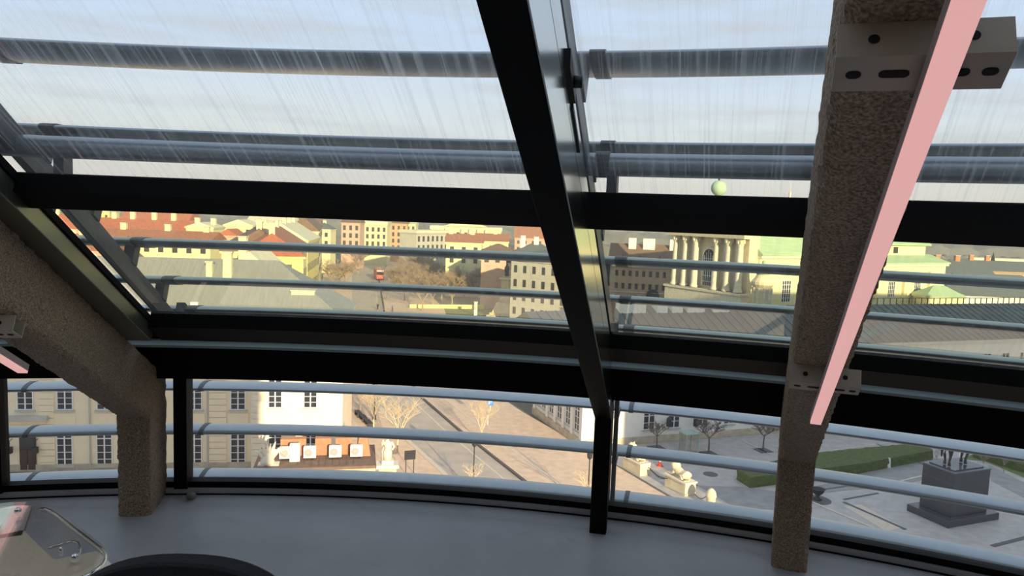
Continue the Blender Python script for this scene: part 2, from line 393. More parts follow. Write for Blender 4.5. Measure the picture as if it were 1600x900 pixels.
# window latch on the side plate of the middle mullion
lt = thing('window_latch', 'small black latch on the silvery side of the middle mullion', 'latch', tuple(P(4.72, AZ_B, 1.95, .05)))
def latch_pt(r_, dz, o_): return P(r_, AZ_B, .60 + (6.90 - r_) * TN + dz, o_)
mb = MB(); mb.add([latch_pt(r_, dz, o_) for o_ in (.040, .056) for r_, dz in ((4.85, .205), (4.96, .205), (4.96, .245), (4.85, .245))], [(0, 1, 2, 3), (7, 6, 5, 4), (0, 4, 5, 1), (1, 5, 6, 2), (2, 6, 7, 3), (3, 7, 4, 0)])
mb.build('plate', 'black_plastic', lt, world=True)
MB().tube([latch_pt(4.92, .225, .05), latch_pt(4.92, .225, .075)], .014, 10).build('knob', 'black_plastic', lt, world=True, smooth=True)
mb = MB(); mb.add([latch_pt(r_, dz, o_) for o_ in (.041, .050) for r_, dz in ((4.97, .20), (5.13, .20), (5.13, .212), (4.97, .212))], [(0, 1, 2, 3), (7, 6, 5, 4), (0, 4, 5, 1), (1, 5, 6, 2), (2, 6, 7, 3), (3, 7, 4, 0)])
mb.build('lever', 'black_plastic', lt, world=True)

# concrete frames: upright leg, bend, sloping limb; rough cast
def concrete(az, label, seed):
    root = thing('concrete_frame', label, 'concrete frame', tuple(P(6.97, az, 0)))
    hw, ch = .080, .018
    inner = [(6.82, 0), (6.82, .52), (2.5, .52 + (6.82 - 2.5) * TN)]
    outer = [(7.12, 0), (7.12, .67), (2.5, .67 + (7.12 - 2.5) * TN)]
    rows = []
    for seg, n in ((0, 44), (1, 300)):
        for i in range(n + (seg == 1)):
            t = i / n
            a = [inner[seg][k] + (inner[seg + 1][k] - inner[seg][k]) * t for k in (0, 1)]
            b = [outer[seg][k] + (outer[seg + 1][k] - outer[seg][k]) * t for k in (0, 1)]
            rows.append((a, b))
    vs = []; ring = []
    W = [-1, -.6, -.2, .2, .6, 1]; D = [0, .2, .4, .6, .8, 1]
    def sec(a, b):
        pts = []
        dl = math.hypot(b[0] - a[0], b[1] - a[1]); c = ch / dl
        for k in range(7): pts.append((c * 0, -hw + ch + (2 * hw - 2 * ch) * k / 6))
        pts += [(c * .45, hw - ch * .45)]
        for k in range(11): pts.append((c + (1 - 2 * c) * k / 10, hw))
        for k in range(7): pts.append((1, hw - ch - (2 * hw - 2 * ch) * k / 6))
        for k in range(11): pts.append((1 - c - (1 - 2 * c) * k / 10, -hw))
        pts += [(c * .45, -hw + ch * .45)]
        return pts
    n = None
    for a, b in rows:
        s_ = sec(a, b); n = len(s_)
        cm = P((a[0] + b[0]) / 2, az, (a[1] + b[1]) / 2)
        for t, o_ in s_:
            p = P(a[0] + (b[0] - a[0]) * t, az, a[1] + (b[1] - a[1]) * t, o_)
            q = p * 26 + Vector((seed, 0, 0))
            d = noise.noise(q) * .0035 + noise.noise(q * 3.1) * .0025
            edge = min(abs(t), abs(1 - t)) < .12 and abs(o_) > hw * .75
            if edge: d -= abs(noise.noise(q * .9 + Vector((9, 3, 1)))) * .013 + abs(noise.noise(q * 2.3)) * .006
            vs.append(p + (p - cm).normalized() * d)
    fs = []
    for i in range(len(rows) - 1):
        for k in range(n): fs.append((i * n + k, i * n + (k + 1) % n, (i + 1) * n + (k + 1) % n, (i + 1) * n + k))
    fs += [tuple(range(n)), tuple((len(rows) - 1) * n + k for k in range(n - 1, -1, -1))]
    MB().add(vs, fs).build('limb', 'concrete', root, world=True)
    return root
AZ_L, AZ_R = -7.8, 19.6
concrete(AZ_L, 'rough concrete frame bending down to the floor at the left', 3)
concrete(AZ_R, 'rough brown concrete frame with the long pink lamp, at the right', 11)

# linear lamps under the concrete frames, on slotted channel brackets
def under(r_, az, drop, off):                                    # point below the sloping underside
    z = .52 + (6.82 - r_) * TN
    return P(r_ - SN * drop, az, z - CS * drop, off)
def lamp(az, r0, r1, off, off2, label, wd=.034, d0=.058, d1=.090):
    root = thing('linear_lamp', label, 'lamp', tuple(under(r0, az, d1, off)))
    def slab(mb, da, db, w_):
        vs = [under(r_, az, d, o_ + s * w_ / 2) for r_, o_ in ((r0, off), (r1, off2)) for d in (da, db) for s in (-1, 1)]
        return mb.add(vs, [(0, 1, 3, 2), (4, 6, 7, 5), (0, 4, 5, 1), (2, 3, 7, 6), (0, 2, 6, 4), (1, 5, 7, 3)])
    slab(MB(), d0, d1 - .008, wd).build('housing', 'lamp_body', root, world=True)
    slab(MB(), d1 - .008, d1, wd * .97).build('diffuser', 'lamp_diffuser', root, world=True)
    return root
def bracket(az, rc, off0, off1, label, size=.062):
    root = thing('slotted_bracket', label, 'bracket', tuple(under(rc, az, 0, 0)))
    dp = .055
    def prism(corners, da, db, name, mt, parent):                # outline in (r, off), between two drops below the underside
        n = len(corners); vs = [under(r_, az, d, o_) for d in (da, db) for r_, o_ in corners]
        return MB().add(vs, [tuple(range(n)), tuple(range(2 * n - 1, n - 1, -1))] + [(i, n + i, n + (i + 1) % n, (i + 1) % n) for i in range(n)]).build(name, mt, parent, world=True)
    ra, rb = rc + size / 2, rc - size / 2
    def plate(r0_, r1_, d0_, d1_, name): return prism([(r0_, off0), (r1_, off0), (r1_, off1), (r0_, off1)], d0_, d1_, name, 'channel', root)
    plate(ra, rb, dp - .004, dp, 'slotted_flange'); plate(rb + .004, rb, 0, dp - .004, 'back_plate'); plate(ra, ra - .004, 0, dp - .004, 'front_plate')
    L = off1 - off0
    def stadium(c, hl, hr):
        pts_ = []
        for k in range(14):
            a = -math.pi / 2 + math.pi * k / 6 if k < 7 else math.pi / 2 + math.pi * (k - 7) / 6
            pts_.append((rc + hr * math.sin(a), c + (hl if k < 7 else -hl) + hr * math.cos(a)))
        return pts_
    for t, hl in ((.12, .003), (.36, .012), (.70, .012), (.90, .003)):
        prism(stadium(off0 + L * t, hl, .0065), dp - .0005, dp + .0012, 'slot', 'hole', root)
    for t in (.22, .78):                                         # round holes in the plate that faces the room
        c = off0 + L * t; vs = []
        for rr in (rb - .0012, rb + .0005):
            for k in range(12): a = 2 * math.pi * k / 12; vs.append(under(rr, az, dp * .5 + .007 * math.sin(a), c + .007 * math.cos(a)))
        MB().add(vs, [tuple(range(12)), tuple(range(23, 11, -1))] + [(i, 12 + i, 12 + (i + 1) % 12, (i + 1) % 12) for i in range(12)]).build('hole', 'hole', root, world=True)
    return root
lamp(AZ_R, 5.88, 3.0, .010, .060, 'long pink glowing linear lamp under the right concrete frame')
lamp(AZ_L, 5.86, 3.0, -.02, -.02, 'end of a linear lamp under the left concrete frame')
bracket(AZ_R, 5.62, -.085, .108, 'slotted channel bracket low on the right concrete frame')
bracket(AZ_R, 4.37, -.085, .118, 'slotted channel bracket high on the right concrete frame')
bracket(AZ_L, 5.57, -.10, .098, 'slotted channel bracket on the left concrete frame')

# ------------------------------------------------------------------ outside sunshade: bent blades on sloping rails
shade = thing('sunshade', 'bent grey louver blades on steel rails outside the glass', 'sunshade', tuple(P(7.65, 5, -.4)))
def blade(name, label, r_, z, ch, th, tilt, az0=AZ0, az1=AZ1, clamps=()):
    sec = []
    for k in range(16):
        a = 2 * math.pi * k / 16; u, v = ch / 2 * math.cos(a), th / 2 * math.sin(a)
        sec.append((r_ + u * math.cos(tilt) - v * math.sin(tilt), z + u * math.sin(tilt) + v * math.cos(tilt)))
    o = arc(MB(), sec, az0, az1, 60).build(name, 'louver', shade, smooth=True, world=True); o['label'] = label
    for a in clamps:
        c = [(r_ + (x - r_) * 1.08, z + (y - z) * 1.14) for x, y in sec]
        arc(MB(), c, a + .10, a + (.30 if r_ > 7.3 else .55), 2).build('clamp', 'rail_steel', o).matrix_parent_inverse = Matrix.Translation(-Vector(shade.location))
TILT = R(-7)
for s, nm in ((1.44, 'topmost bent louver blade crossing the sky'), (1.015, 'second louver blade from the top, above the dark transom'),
              (.59, 'louver blade hidden behind the dark transom'), (.163, 'uppermost louver blade seen through the middle window row'),
              (-.265, 'central louver blade of the middle window row'), (-.67, 'lowest louver blade of the middle window row')):
    r_, z = G(s, -.27)
    blade('louver_blade', nm, r_, z, .20, .040, TILT, clamps=(AZ_A, AZ_B + .4, AZ_C - .6))
r_, z = G(1.165, -.12)
blade('louver_pipe', 'round pipe just under the second louver blade', r_, z, .070, .070, 0, clamps=(AZ_B + .4,))
for a in (AZ_A + 1.2, AZ_B + .9):
    arc(MB(), [(r_ - .03, z - .095), (r_ + .03, z - .095), (r_ + .03, z - .02), (r_ - .03, z - .02)], a, a + .32, 2).build('pipe_hanger', 'rail_steel', shade, world=True)
    arc(MB(), [(r_ - .05, z - .105), (r_ + .05, z - .105), (r_ + .05, z - .095), (r_ - .05, z - .095)], a - .7, a + .45, 2).build('hanger_foot', 'rail_steel', shade, world=True)
for z, nm in ((.487, 'top louver blade outside the low front window'), (.216, 'middle louver blade outside the low front window'), (-.073, 'bottom louver blade along the floor outside the low window')):
    blade('louver_blade', nm, 7.65, z, .20, .042, 0, clamps=(AZ_O - .4, AZ_A - .5, AZ_B + .6))
for az in (AZ_A - .1, AZ_B + .12, AZ_C):
    poly_radial(MB(), rect(-.62, 2.6, -.17, -.09), az, -.015, .015).build('rail', 'rail_steel', shade, world=True)
    for s in (-.45, .9, 1.3):
        poly_radial(MB(), rect(s - .03, s + .03, -.095, .0), az, -.012, .012).build('standoff', 'rail_steel', shade, world=True)
    for s in (1.44, 1.015, .59, .163, -.265, -.6):
        poly_radial(MB(), rect(s - .03, s + .03, -.27, -.165), az, -.022, .022).build('cleat', 'rail_steel', shade, world=True)
for az in (AZ_O - .95, AZ_A - .75, AZ_B + .25):
    poly_radial(MB(), [(7.42, -.4), (7.47, -.4), (7.47, .62), (7.42, .62)], az, -.012, .012).build('upright', 'rail_steel', shade, world=True)
    for z in (.487, .216, -.073):
        poly_radial(MB(), [(7.43, z - .02), (7.58, z - .012), (7.58, z + .012), (7.43, z + .02)], az, -.014, .014).build('cleat', 'rail_steel', shade, world=True)

# ------------------------------------------------------------------ floor things
def stone_mesh(r_, seed, sq=(1, 1, .7)):
    bm = bmesh.new(); bmesh.ops.create_icosphere(bm, subdivisions=2, radius=r_)
    for v in bm.verts:
        d = 1 + .18 * noise.noise(v.co / r_ * 1.3 + Vector((seed, 0, 0))); v.co = Vector((v.co.x * sq[0], v.co.y * sq[1], v.co.z * sq[2])) * d
    me = bpy.data.meshes.new('pebble'); bm.to_mesh(me); bm.free(); me.materials.append(MATS['pebble'])
    for p in me.polygons: p.use_smooth = True
    return me
p = P(7.02, -5.95, .034)
o = put('pebble', stone_mesh(.028, 2), None, loc=tuple(p)); tag(o, 'small grey pebble on the floor beside the window kerb', 'pebble')

# glass table in the near left corner
TZ = .74
c1 = on_z(172, 868, TZ); 
def tpt(x, y): q = on_z(x, y, TZ); return (q.x, q.y)
tb = thing('glass_table', 'glass topped table with rounded corners at the left edge', 'table', (-1.55, 1.75, 0))
def round_poly(pts, rad, n=8):
    out_ = []
    for i, p in enumerate(pts):
        p = Vector(p); a = Vector(pts[i - 1]); b = Vector(pts[(i + 1) % len(pts)])
        d0, d1 = (a - p).normalized(), (b - p).normalized(); rr = rad[i] if isinstance(rad, (list, tuple)) else rad
        s0, s1 = p + d0 * rr, p + d1 * rr
        for k in range(n + 1):
            t = k / n; out_.append(tuple((1 - t) ** 2 * s0 + 2 * t * (1 - t) * p + t * t * s1))
    return out_
far = Vector(tpt(66, 779)); near = Vector(tpt(188, 872)); back = Vector(tpt(-120, 800)); frt = Vector(tpt(-60, 960))
top_poly = round_poly([tuple(far), tuple(near), tuple(frt), tuple(frt + (back - far)), tuple(back)], [.10, .12, .1, .1, .05])
MB().prism(top_poly, TZ - .010, TZ).build('top', 'table_glass', tb, world=True)
def wp(*l): return [tpt(*q) for q in l]
MB().prism(wp((-40, 796), (20, 783), (50, 782), (34, 828), (0, 833), (-50, 840)), TZ - .028, TZ - .014).build('white_reflection_panel', 'white_reflection', tb, world=True)  # added panel, the sky mirrored in the glass put into its white
MB().prism(round_poly(wp((36, 820), (84, 866), (152, 852), (176, 874), (120, 893), (-10, 935), (-90, 900), (-40, 836)), .01, 3), TZ - .030, TZ - .014).build('beige_reflection_panel', 'beige_reflection', tb, world=True)  # added panel, the concrete mirrored in the glass put into its beige
edge = [Vector((x, y, TZ - .018)) for x, y in top_poly]
MB().tube(edge[5:28], .0065, 6).build('rim', 'chrome', tb, world=True, smooth=True)
for x, y in ((28, 799), (117, 872), (95, 862)):
    q = on_z(x, y, TZ); s = .007 if x != 95 else .004
    MB().lathe([(s * 1.3, 0), (s * 1.3, .004), (s, .008), (s * .5, .011), (.0005, .012)], tuple(q), 12).build('bolt', 'chrome', tb, world=True, smooth=True)
q = [on_z(x, y, TZ - .06) for x, y in ((76, 857), (100, 849), (113, 846), (121, 848), (126, 858), (122, 870))]
MB().tube(q, .004, 8).build('bent_rod', 'chrome', tb, world=True, smooth=True)
for q in (far + Vector((-.1, -.15)), near + Vector((-.2, -.02)), frt + Vector((0, .1)), back + Vector((.05, -.1))):
    MB().tube([(q.x, q.y, 0), (q.x, q.y, TZ - .02)], .02, 12).build('leg', 'chrome', tb, world=True, smooth=True)

# office chair, only the top of its black back in view
cp = on_z(290, 872, .93)
chx = thing('office_chair', 'black fabric office chair back at the bottom edge', 'chair', (cp.x, cp.y - .22, 0))
def back_mesh():
    mb = MB(); n = 28; rows = []
    prof = []
    for k in range(n):
        a = math.pi * k / (n - 1); prof.append((.235 * math.copysign(abs(math.cos(a)) ** .8, math.cos(a)), .16 * math.sin(a) ** .8))
    prof = [(.215, -.34)] + prof + [(-.215, -.34)]
    vs = []
    for off in (-.03, .03):
        for x, z in prof: vs.append((x, .22 + off - .35 * (x * x) * 1.4, .77 + z))
    m_ = len(prof)
    return mb.add(vs, [tuple(range(m_ - 1, -1, -1)), tuple(range(m_, 2 * m_))] + [(i, (i + 1) % m_, m_ + (i + 1) % m_, m_ + i) for i in range(m_)])
back_mesh().build('backrest', 'black_fabric', chx, bevel=.012)
MB().prism(round_poly([(-.24, -.26), (.24, -.26), (.24, .18), (-.24, .18)], .08), .43, .50).build('seat', 'black_fabric', chx, bevel=.015)
MB().tube([(0, .2, .46), (0, .27, .5), (0, .26, .62)], .018, 8).build('back_bar', 'black_plastic', chx)
MB().tube([(0, 0, .10), (0, 0, .43)], .025, 12).build('column', 'black_plastic', chx)
for k in range(5):
    a = 2 * math.pi * k / 5
    MB().tube([(0, 0, .12), (.3 * math.cos(a), .3 * math.sin(a), .07)], [.028, .018], 8).build('foot', 'black_plastic', chx)
    MB().tube([(.3 * math.cos(a) - .012, .3 * math.sin(a), .028), (.3 * math.cos(a) + .012, .3 * math.sin(a), .028)], .028, 12).build('caster', 'black_plastic', chx)

# ================================================================== OUTSIDE
# ------------------------------------------------------------------ ground
def slab(name, poly, z0, z1, m_): return struct(MB().prism(poly, z0, z1).build(name, m_))
slab('ground', [(-900, 3), (900, 3), (2600, 4200), (-2600, 4200)], STREET - 1.0, STREET - .02, 'earth')
kr = [(30, 12), (1.4, 72.6), (-5.8, 88.2), (-12.4, 103.8), (-23, 140), (-34.3, 200), (-52, 290), (-68.5, 430)]
kl = [(21, 12), (-6.4, 73.3), (-11.2, 83.0), (-18.6, 101), (-31, 140), (-44.0, 204), (-63, 292), (-79, 430)]
slab('road', kr + kl[::-1], STREET - .02, STREET, 'road')
fl = [(-6, 20), (-16.4, 73.6), (-21, 84), (-27.5, 100), (-42, 140), (-53, 204), (-74, 292), (-90, 430)]
slab('pavement_left', kl + fl[::-1], STREET - .02, STREET + .10, 'paving')
fr = [(46, 12), (19.4, 60.0), (8.9, 83.0), (2.0, 97.3), (-4, 112), (-10, 140), (-18, 200), (-38, 290), (-56, 430)]
slab('pavement_right', kr + fr[::-1], STREET - .02, STREET + .10, 'paving')
slab('courtyard', [(46.5, 12), (19.9, 60.0), (9.4, 82.8), (112, 120.2), (140, 12)], STREET - .02, STREET + .08, 'plaza')
slab('forecourt_left', [(-6.3, 20), (-17, 73.0), (-60, 66), (-60, 20)], STREET - .02, STREET + .08, 'paving')
def strip(name, pts, wd, z0, z1, m_, kind='structure'):
    mb = MB(); vs = []; 
    P2 = [Vector(p) for p in pts]
    for i, p in enumerate(P2):
        d = (P2[min(i + 1, len(P2) - 1)] - P2[max(i - 1, 0)]).normalized(); n = Vector((-d.y, d.x)) * wd / 2
        for z in (z0, z1): vs += [(p.x - n.x, p.y - n.y, z), (p.x + n.x, p.y + n.y, z)]
    fs = []
    for i in range(len(P2) - 1):
        a, b = i * 4, i * 4 + 4
        fs += [(a, b, b + 1, a + 1), (a + 2, a + 3, b + 3, b + 2), (a, a + 2, b + 2, b), (a + 1, b + 1, b + 3, a + 3)]
    fs += [(0, 1, 3, 2), (len(vs) - 4, len(vs) - 2, len(vs) - 1, len(vs) - 3)]
    o = mb.add(vs, fs).build(name, m_); o['kind'] = kind; return o
Zp = STREET + .10
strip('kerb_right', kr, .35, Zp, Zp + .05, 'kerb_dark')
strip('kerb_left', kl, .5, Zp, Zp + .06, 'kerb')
strip('gutter_right', [(x - 1.5, y - .7) for x, y in kr], .22, STREET, STREET + .03, 'kerb')
strip('bench_band_right', [(x + 2.6, y + 1.2) for x, y in kr[:5]], .3, Zp, Zp + .03, 'kerb')
strip('bench_band_left', [(x - 4.2, y - 1.5) for x, y in kl[:5]], .4, Zp, Zp + .03, 'kerb')
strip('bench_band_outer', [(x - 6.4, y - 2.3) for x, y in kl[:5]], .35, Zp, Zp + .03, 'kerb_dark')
# courtyard paving: dark carriage lane, pale bands, drains
def gp(*l): return [tuple(on_z(x, y, STREET)[:2]) for x, y in l]
Zc = STREET + .08
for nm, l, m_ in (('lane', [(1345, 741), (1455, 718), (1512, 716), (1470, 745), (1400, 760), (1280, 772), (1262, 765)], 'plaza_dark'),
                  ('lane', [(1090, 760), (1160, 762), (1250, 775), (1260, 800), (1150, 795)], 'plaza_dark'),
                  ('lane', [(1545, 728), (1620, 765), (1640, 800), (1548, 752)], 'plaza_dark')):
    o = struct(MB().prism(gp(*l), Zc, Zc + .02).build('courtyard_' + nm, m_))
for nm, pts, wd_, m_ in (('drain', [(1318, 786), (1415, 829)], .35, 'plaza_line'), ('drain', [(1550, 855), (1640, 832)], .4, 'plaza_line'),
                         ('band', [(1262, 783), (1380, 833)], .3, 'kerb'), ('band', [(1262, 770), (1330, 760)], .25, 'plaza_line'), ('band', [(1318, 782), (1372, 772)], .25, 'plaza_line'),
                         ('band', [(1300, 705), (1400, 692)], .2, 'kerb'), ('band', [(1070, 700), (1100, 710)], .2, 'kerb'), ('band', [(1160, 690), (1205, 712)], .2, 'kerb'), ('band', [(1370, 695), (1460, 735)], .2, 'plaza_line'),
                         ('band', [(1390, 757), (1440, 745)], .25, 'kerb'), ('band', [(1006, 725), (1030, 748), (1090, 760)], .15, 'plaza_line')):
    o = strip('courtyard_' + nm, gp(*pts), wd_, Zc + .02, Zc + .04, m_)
struct(MB().prism(gp((1318, 792), (1345, 790), (1412, 826), (1385, 832)), Zc, Zc + .025).build('courtyard_slab', 'kerb'))

# ------------------------------------------------------------------ window and building kit
CACHE = {}
def win_mesh(w_, h, cols, rows, th=.10):
    k = (w_, h, cols, rows)
    if k not in CACHE:
        mb = MB(); f = .09
        mb.span(-w_ / 2, -w_ / 2 + f, -th, 0, -h / 2, h / 2).span(w_ / 2 - f, w_ / 2, -th, 0, -h / 2, h / 2).span(-w_ / 2 + f, w_ / 2 - f, -th, 0, h / 2 - f, h / 2).span(-w_ / 2 + f, w_ / 2 - f, -th, 0, -h / 2, -h / 2 + f)
        for i in range(1, cols):
            x = -w_ / 2 + w_ * i / cols; mb.span(x - .06, x + .06, -th * .9, 0, -h / 2 + f, h / 2 - f)
        for j in range(1, rows):
            z = -h / 2 + h * j / rows; t = .055 if j != rows - 1 else .09
            mb.span(-w_ / 2 + f, w_ / 2 - f, -th * .8, 0, z - t / 2, z + t / 2)
        CACHE[k] = (mb.mesh('window', 'win_frame'), MB().span(-w_ / 2 + .02, w_ / 2 - .02, -.035, -.012, -h / 2 + .02, h / 2 - .02).mesh('pane', 'win_glass'))
    return CACHE[k]
def far_win_mesh(w_, h, m_='win_dark'):
    k = (w_, h, m_)
    if k not in CACHE: CACHE[k] = MB().span(-w_ / 2, w_ / 2, -.06, .05, -h / 2, h / 2).mesh('window', m_)
    return CACHE[k]
def face_xf(face, L, D, u):                     # local position and rotation for a wall face
    return {'front': ((u, 0), 0), 'left': ((0, D - u), -math.pi / 2), 'right': ((L, u), math.pi / 2), 'back': ((L - u, D), math.pi)}[face]
FOOT = []
class Bld:
    def __init__(s, name, label, p0, ang, L, D, z1, wall, roof=('hip', 4, 'roof_red'), z0=STREET, cat='building', group=None, over=.4):
        s.L, s.D, s.z0, s.H = L, D, z0, z1 - z0; FOOT.append((p0, R(ang), L, D))
        s.o = thing(name, label, cat, (p0[0], p0[1], z0), R(ang), group); s.ang = R(ang); s.p0 = p0
        MB().span(0, L, 0, D, 0, s.H).build('wall', wall, s.o)
        kind, rise, rm = roof; o_ = over; H = s.H
        c = MB(); c.span(-o_ * .7, L + o_ * .7, -o_ * .7, D + o_ * .7, H - .35, H); c.build('cornice', wall, s.o)
        mb = MB(); a, b, c_, d = (-o_, -o_), (L + o_, -o_), (L + o_, D + o_), (-o_, D + o_)
        if kind == 'flat':
            mb.span(-o_, L + o_, -o_, D + o_, H, H + rise)
        else:
            if kind == 'hip':
                if L >= D: r0, r1 = (D / 2, D / 2), (L - D / 2, D / 2)
                else: r0, r1 = (L / 2, L / 2), (L / 2, D - L / 2)
            elif kind == 'gable': r0, r1 = (-o_, D / 2), (L + o_, D / 2)
            elif kind == 'gable_v': r0, r1 = (L / 2, -o_), (L / 2, D + o_)
            elif kind == 'pyramid': r0, r1 = (L / 2, D / 2), (L / 2 + .05, D / 2)
            vs = [(*q, H) for q in (a, b, c_, d)] + [(*r0, H + rise), (*r1, H + rise)]
            if kind == 'gable_v' or (kind == 'hip' and L < D): fs = [(0, 1, 4), (1, 2, 5, 4), (2, 3, 5), (3, 0, 4, 5), (3, 2, 1, 0)]
            else: fs = [(0, 1, 5, 4), (1, 2, 5), (2, 3, 4, 5), (3, 0, 4), (3, 2, 1, 0)]
            mb.add(vs, fs)
        s.roof = mb.build('roof', rm, s.o)
    def win(s, face, u, z, w_, h, cols=2, rows=4, near=True, m_='win_dark', sill=True):
        (x, y), rz = face_xf(face, s.L, s.D, u); z = z - s.z0
        if near:
            fm, pm = win_mesh(w_, h, cols, rows); o = put('window', fm, s.o, loc=(x, y, z), rz=rz); put('pane', pm, o)
            if sill:
                k = ('sill', w_)
                if k not in CACHE: CACHE[k] = MB().span(-w_ / 2 - .15, w_ / 2 + .15, -.22, 0, -.10, .03).mesh('sill', 'plaster_grey')
                put('sill', CACHE[k], o, loc=(0, 0, -h / 2 - .05))
        else: o = put('window', far_win_mesh(w_, h, m_), s.o, loc=(x, y, z), rz=rz)
        return o
    def rows(s, face, us, zs, w_, h, near=False, **k):
        for z in zs:
            for u in us: s.win(face, u, z, w_, h, near=near, **k)
    def chimney(s, u, v, zb, zt, a=.8, b=.8, m_='plaster_butter', cap=True):
        mb = MB().span(u - a / 2, u + a / 2, v - b / 2, v + b / 2, zb - s.z0, zt - s.z0); o = mb.build('chimney', m_, s.o)
        if cap: MB().span(u - a / 2 - .1, u + a / 2 + .1, v - b / 2 - .1, v + b / 2 + .1, zt - s.z0, zt - s.z0 + .15).build('cap', 'plaster_grey', o)
        return o
    def face_pt(s, face, x, y):                 # (u along the face, world z) of a point of the view on that wall
        ca, sa = math.cos(s.ang), math.sin(s.ang)
        if face == 'front': n = Vector((-sa, ca, 0)); p = Vector((*s.p0, 0)); q = on_plane(x, y, p, n); return (q - p).dot(Vector((ca, sa, 0))), q.z
        n = Vector((ca, sa, 0)); p = Vector((*s.p0, 0)); q = on_plane(x, y, p, n); v = (q - p).dot(Vector((-sa, ca, 0))); return s.D - v, q.z
    def add(s, name, m_, x0, x1, y0, y1, z0, z1, parent=None): return MB().span(x0, x1, y0, y1, z0 - s.z0, z1 - s.z0).build(name, m_, parent or s.o)

# ------------------------------------------------------------------ cream palace on the left of the street
A8 = R(8.5); cw = (-16.6, 73.7); Lp = 46.0
p0 = (cw[0] - Lp * math.cos(A8), cw[1] - Lp * math.sin(A8))
pal = Bld('cream_palace', 'long cream palace with white windows and grey metal roof at the left', p0, 8.5, Lp, 15, -9.6, 'plaster_cream', ('hip', 5.4, 'roof_grey'))
for x in (40, 102, 164, 225, 304, 372):
    u, zb = pal.face_pt('front', x, 641); pal.win('front', u, zb + 1.5, 1.45, 2.9, 2, 5)
    if x > 60:
        u, zb = pal.face_pt('front', x, 728.5); pal.win('front', u, zb + 1.75, 1.45, 3.4, 2, 5)
        u0, z0_ = pal.face_pt('front', x, 640)
        pal.add('panel', 'plaster_cream', u - 1.0, u + 1.0, -.06, 0, z0_ - 1.45, z0_ - .35)
u, zt_ = pal.face_pt('front', 43.5, 686); _, zb_ = pal.face_pt('front', 43.5, 737)
d = pal.add('door', 'wood_dark', u - .72, u + .72, -.10, 0, STREET + .1, zt_ + .4)
pal.add('door_leaf', 'wood_dark', u - .66, u - .04, -.15, -.10, STREET + .2, zt_ - 1.0, d); pal.add('door_leaf', 'wood_dark', u + .04, u + .66, -.15, -.10, STREET + .2, zt_ - 1.0, d)
pal.add('transom_window', 'win_glass', u - .6, u + .6, -.13, -.10, zt_ - .8, zt_ + .3, d)
_, zc_ = pal.face_pt('front', 40, 652)
pal.add('door_cornice', 'plaster_grey', u - 2.6, u + 1.9, -.55, 0, zc_ - .25, zc_ + .2)
pal.add('door_cornice', 'plaster_cream', u - 2.4, u + 1.7, -.3, 0, zc_ - .55, zc_ - .25)
for x in (19, 59):
    ul, zl = pal.face_pt('front', x, 700)
    MB().span(ul - .22, ul + .22, -.75, -.31, zl - .35 - STREET, zl + .25 - STREET).build('lantern', 'iron', pal.o)
    MB().tube([(ul, 0, zl + .9 - STREET), (ul, -.5, zl + .8 - STREET), (ul, -.53, zl + .25 - STREET)], .04, 6).build('lantern_arm', 'iron', pal.o)
for x in (141, 324.5):
    ul, _ = pal.face_pt('front', x, 680); MB().tube([(ul, -.12, .2), (ul, -.12, pal.H - .3)], .07, 8).build('downpipe', 'plaster_grey', pal.o)
for x0, x1 in ((327, 354), (62, 86)):
    u0, _ = pal.face_pt('front', x0, 680); u1, _ = pal.face_pt('front', x1, 680)
    for k in range(19):
        z = STREET + .3 + k * .62; pal.add('stone_band', 'plaster_cream', u0, u1, -.10, 0, z, z + .54)
for z in (STREET + .0,): pal.add('plinth', 'stone', 0, Lp, -.12, 0, z, z + .7)
pal.add('string_course', 'plaster_cream', 0, Lp, -.18, 0, -16.9 + .9, -16.6 + .9)
for x, yt, Y, wd_ in ((356, 395, 77, .85), (328, 410, 77, .6)):
    q = FRAME[pal.o.name].inverted() @ on_y(x, yt, Y); pal.chimney(q.x, q.y, -8.5, STREET + q.z, wd_, .8, 'plaster_butter')
for uu, vv in ((31.5, 1.6), (20, 1.7)):
    MB().box((uu, vv, pal.H + 1.25), (.7, .5, .5)).build('skylight', 'win_frame', pal.o)
# its sunlit corner pavilion with a red roof
u0, _ = pal.face_pt('front', 394, 640)
cpv = Bld('corner_pavilion', 'sunlit pale corner pavilion with a small red hipped roof', (p0[0] + u0 * math.cos(A8) + .6 * math.sin(A8), p0[1] + u0 * math.sin(A8) - .6 * math.cos(A8)), 8.5, Lp - u0 + .05, 8, -10.0, 'plaster_lit', ('pyramid', 2.1, 'roof_red'))
for x in (430, 485):
    uu, zb = cpv.face_pt('front', x, 638); cpv.win('front', uu, zb + 1.5, 1.35, 2.9, 2, 5)
    uu, zb = cpv.face_pt('front', x, 702); cpv.win('front', uu, zb + 1.2, 1.35, 2.6, 2, 4)
for k in range(20):
    z = STREET + .3 + k * .62; cpv.add('stone_band', 'plaster_lit', .1, 1.6, -.08, 0, z, z + .54)
cpv.chimney(cpv.L * .5, 4.2, -9.2, -7.0, 2.3, 1.4, 'plaster_butter')

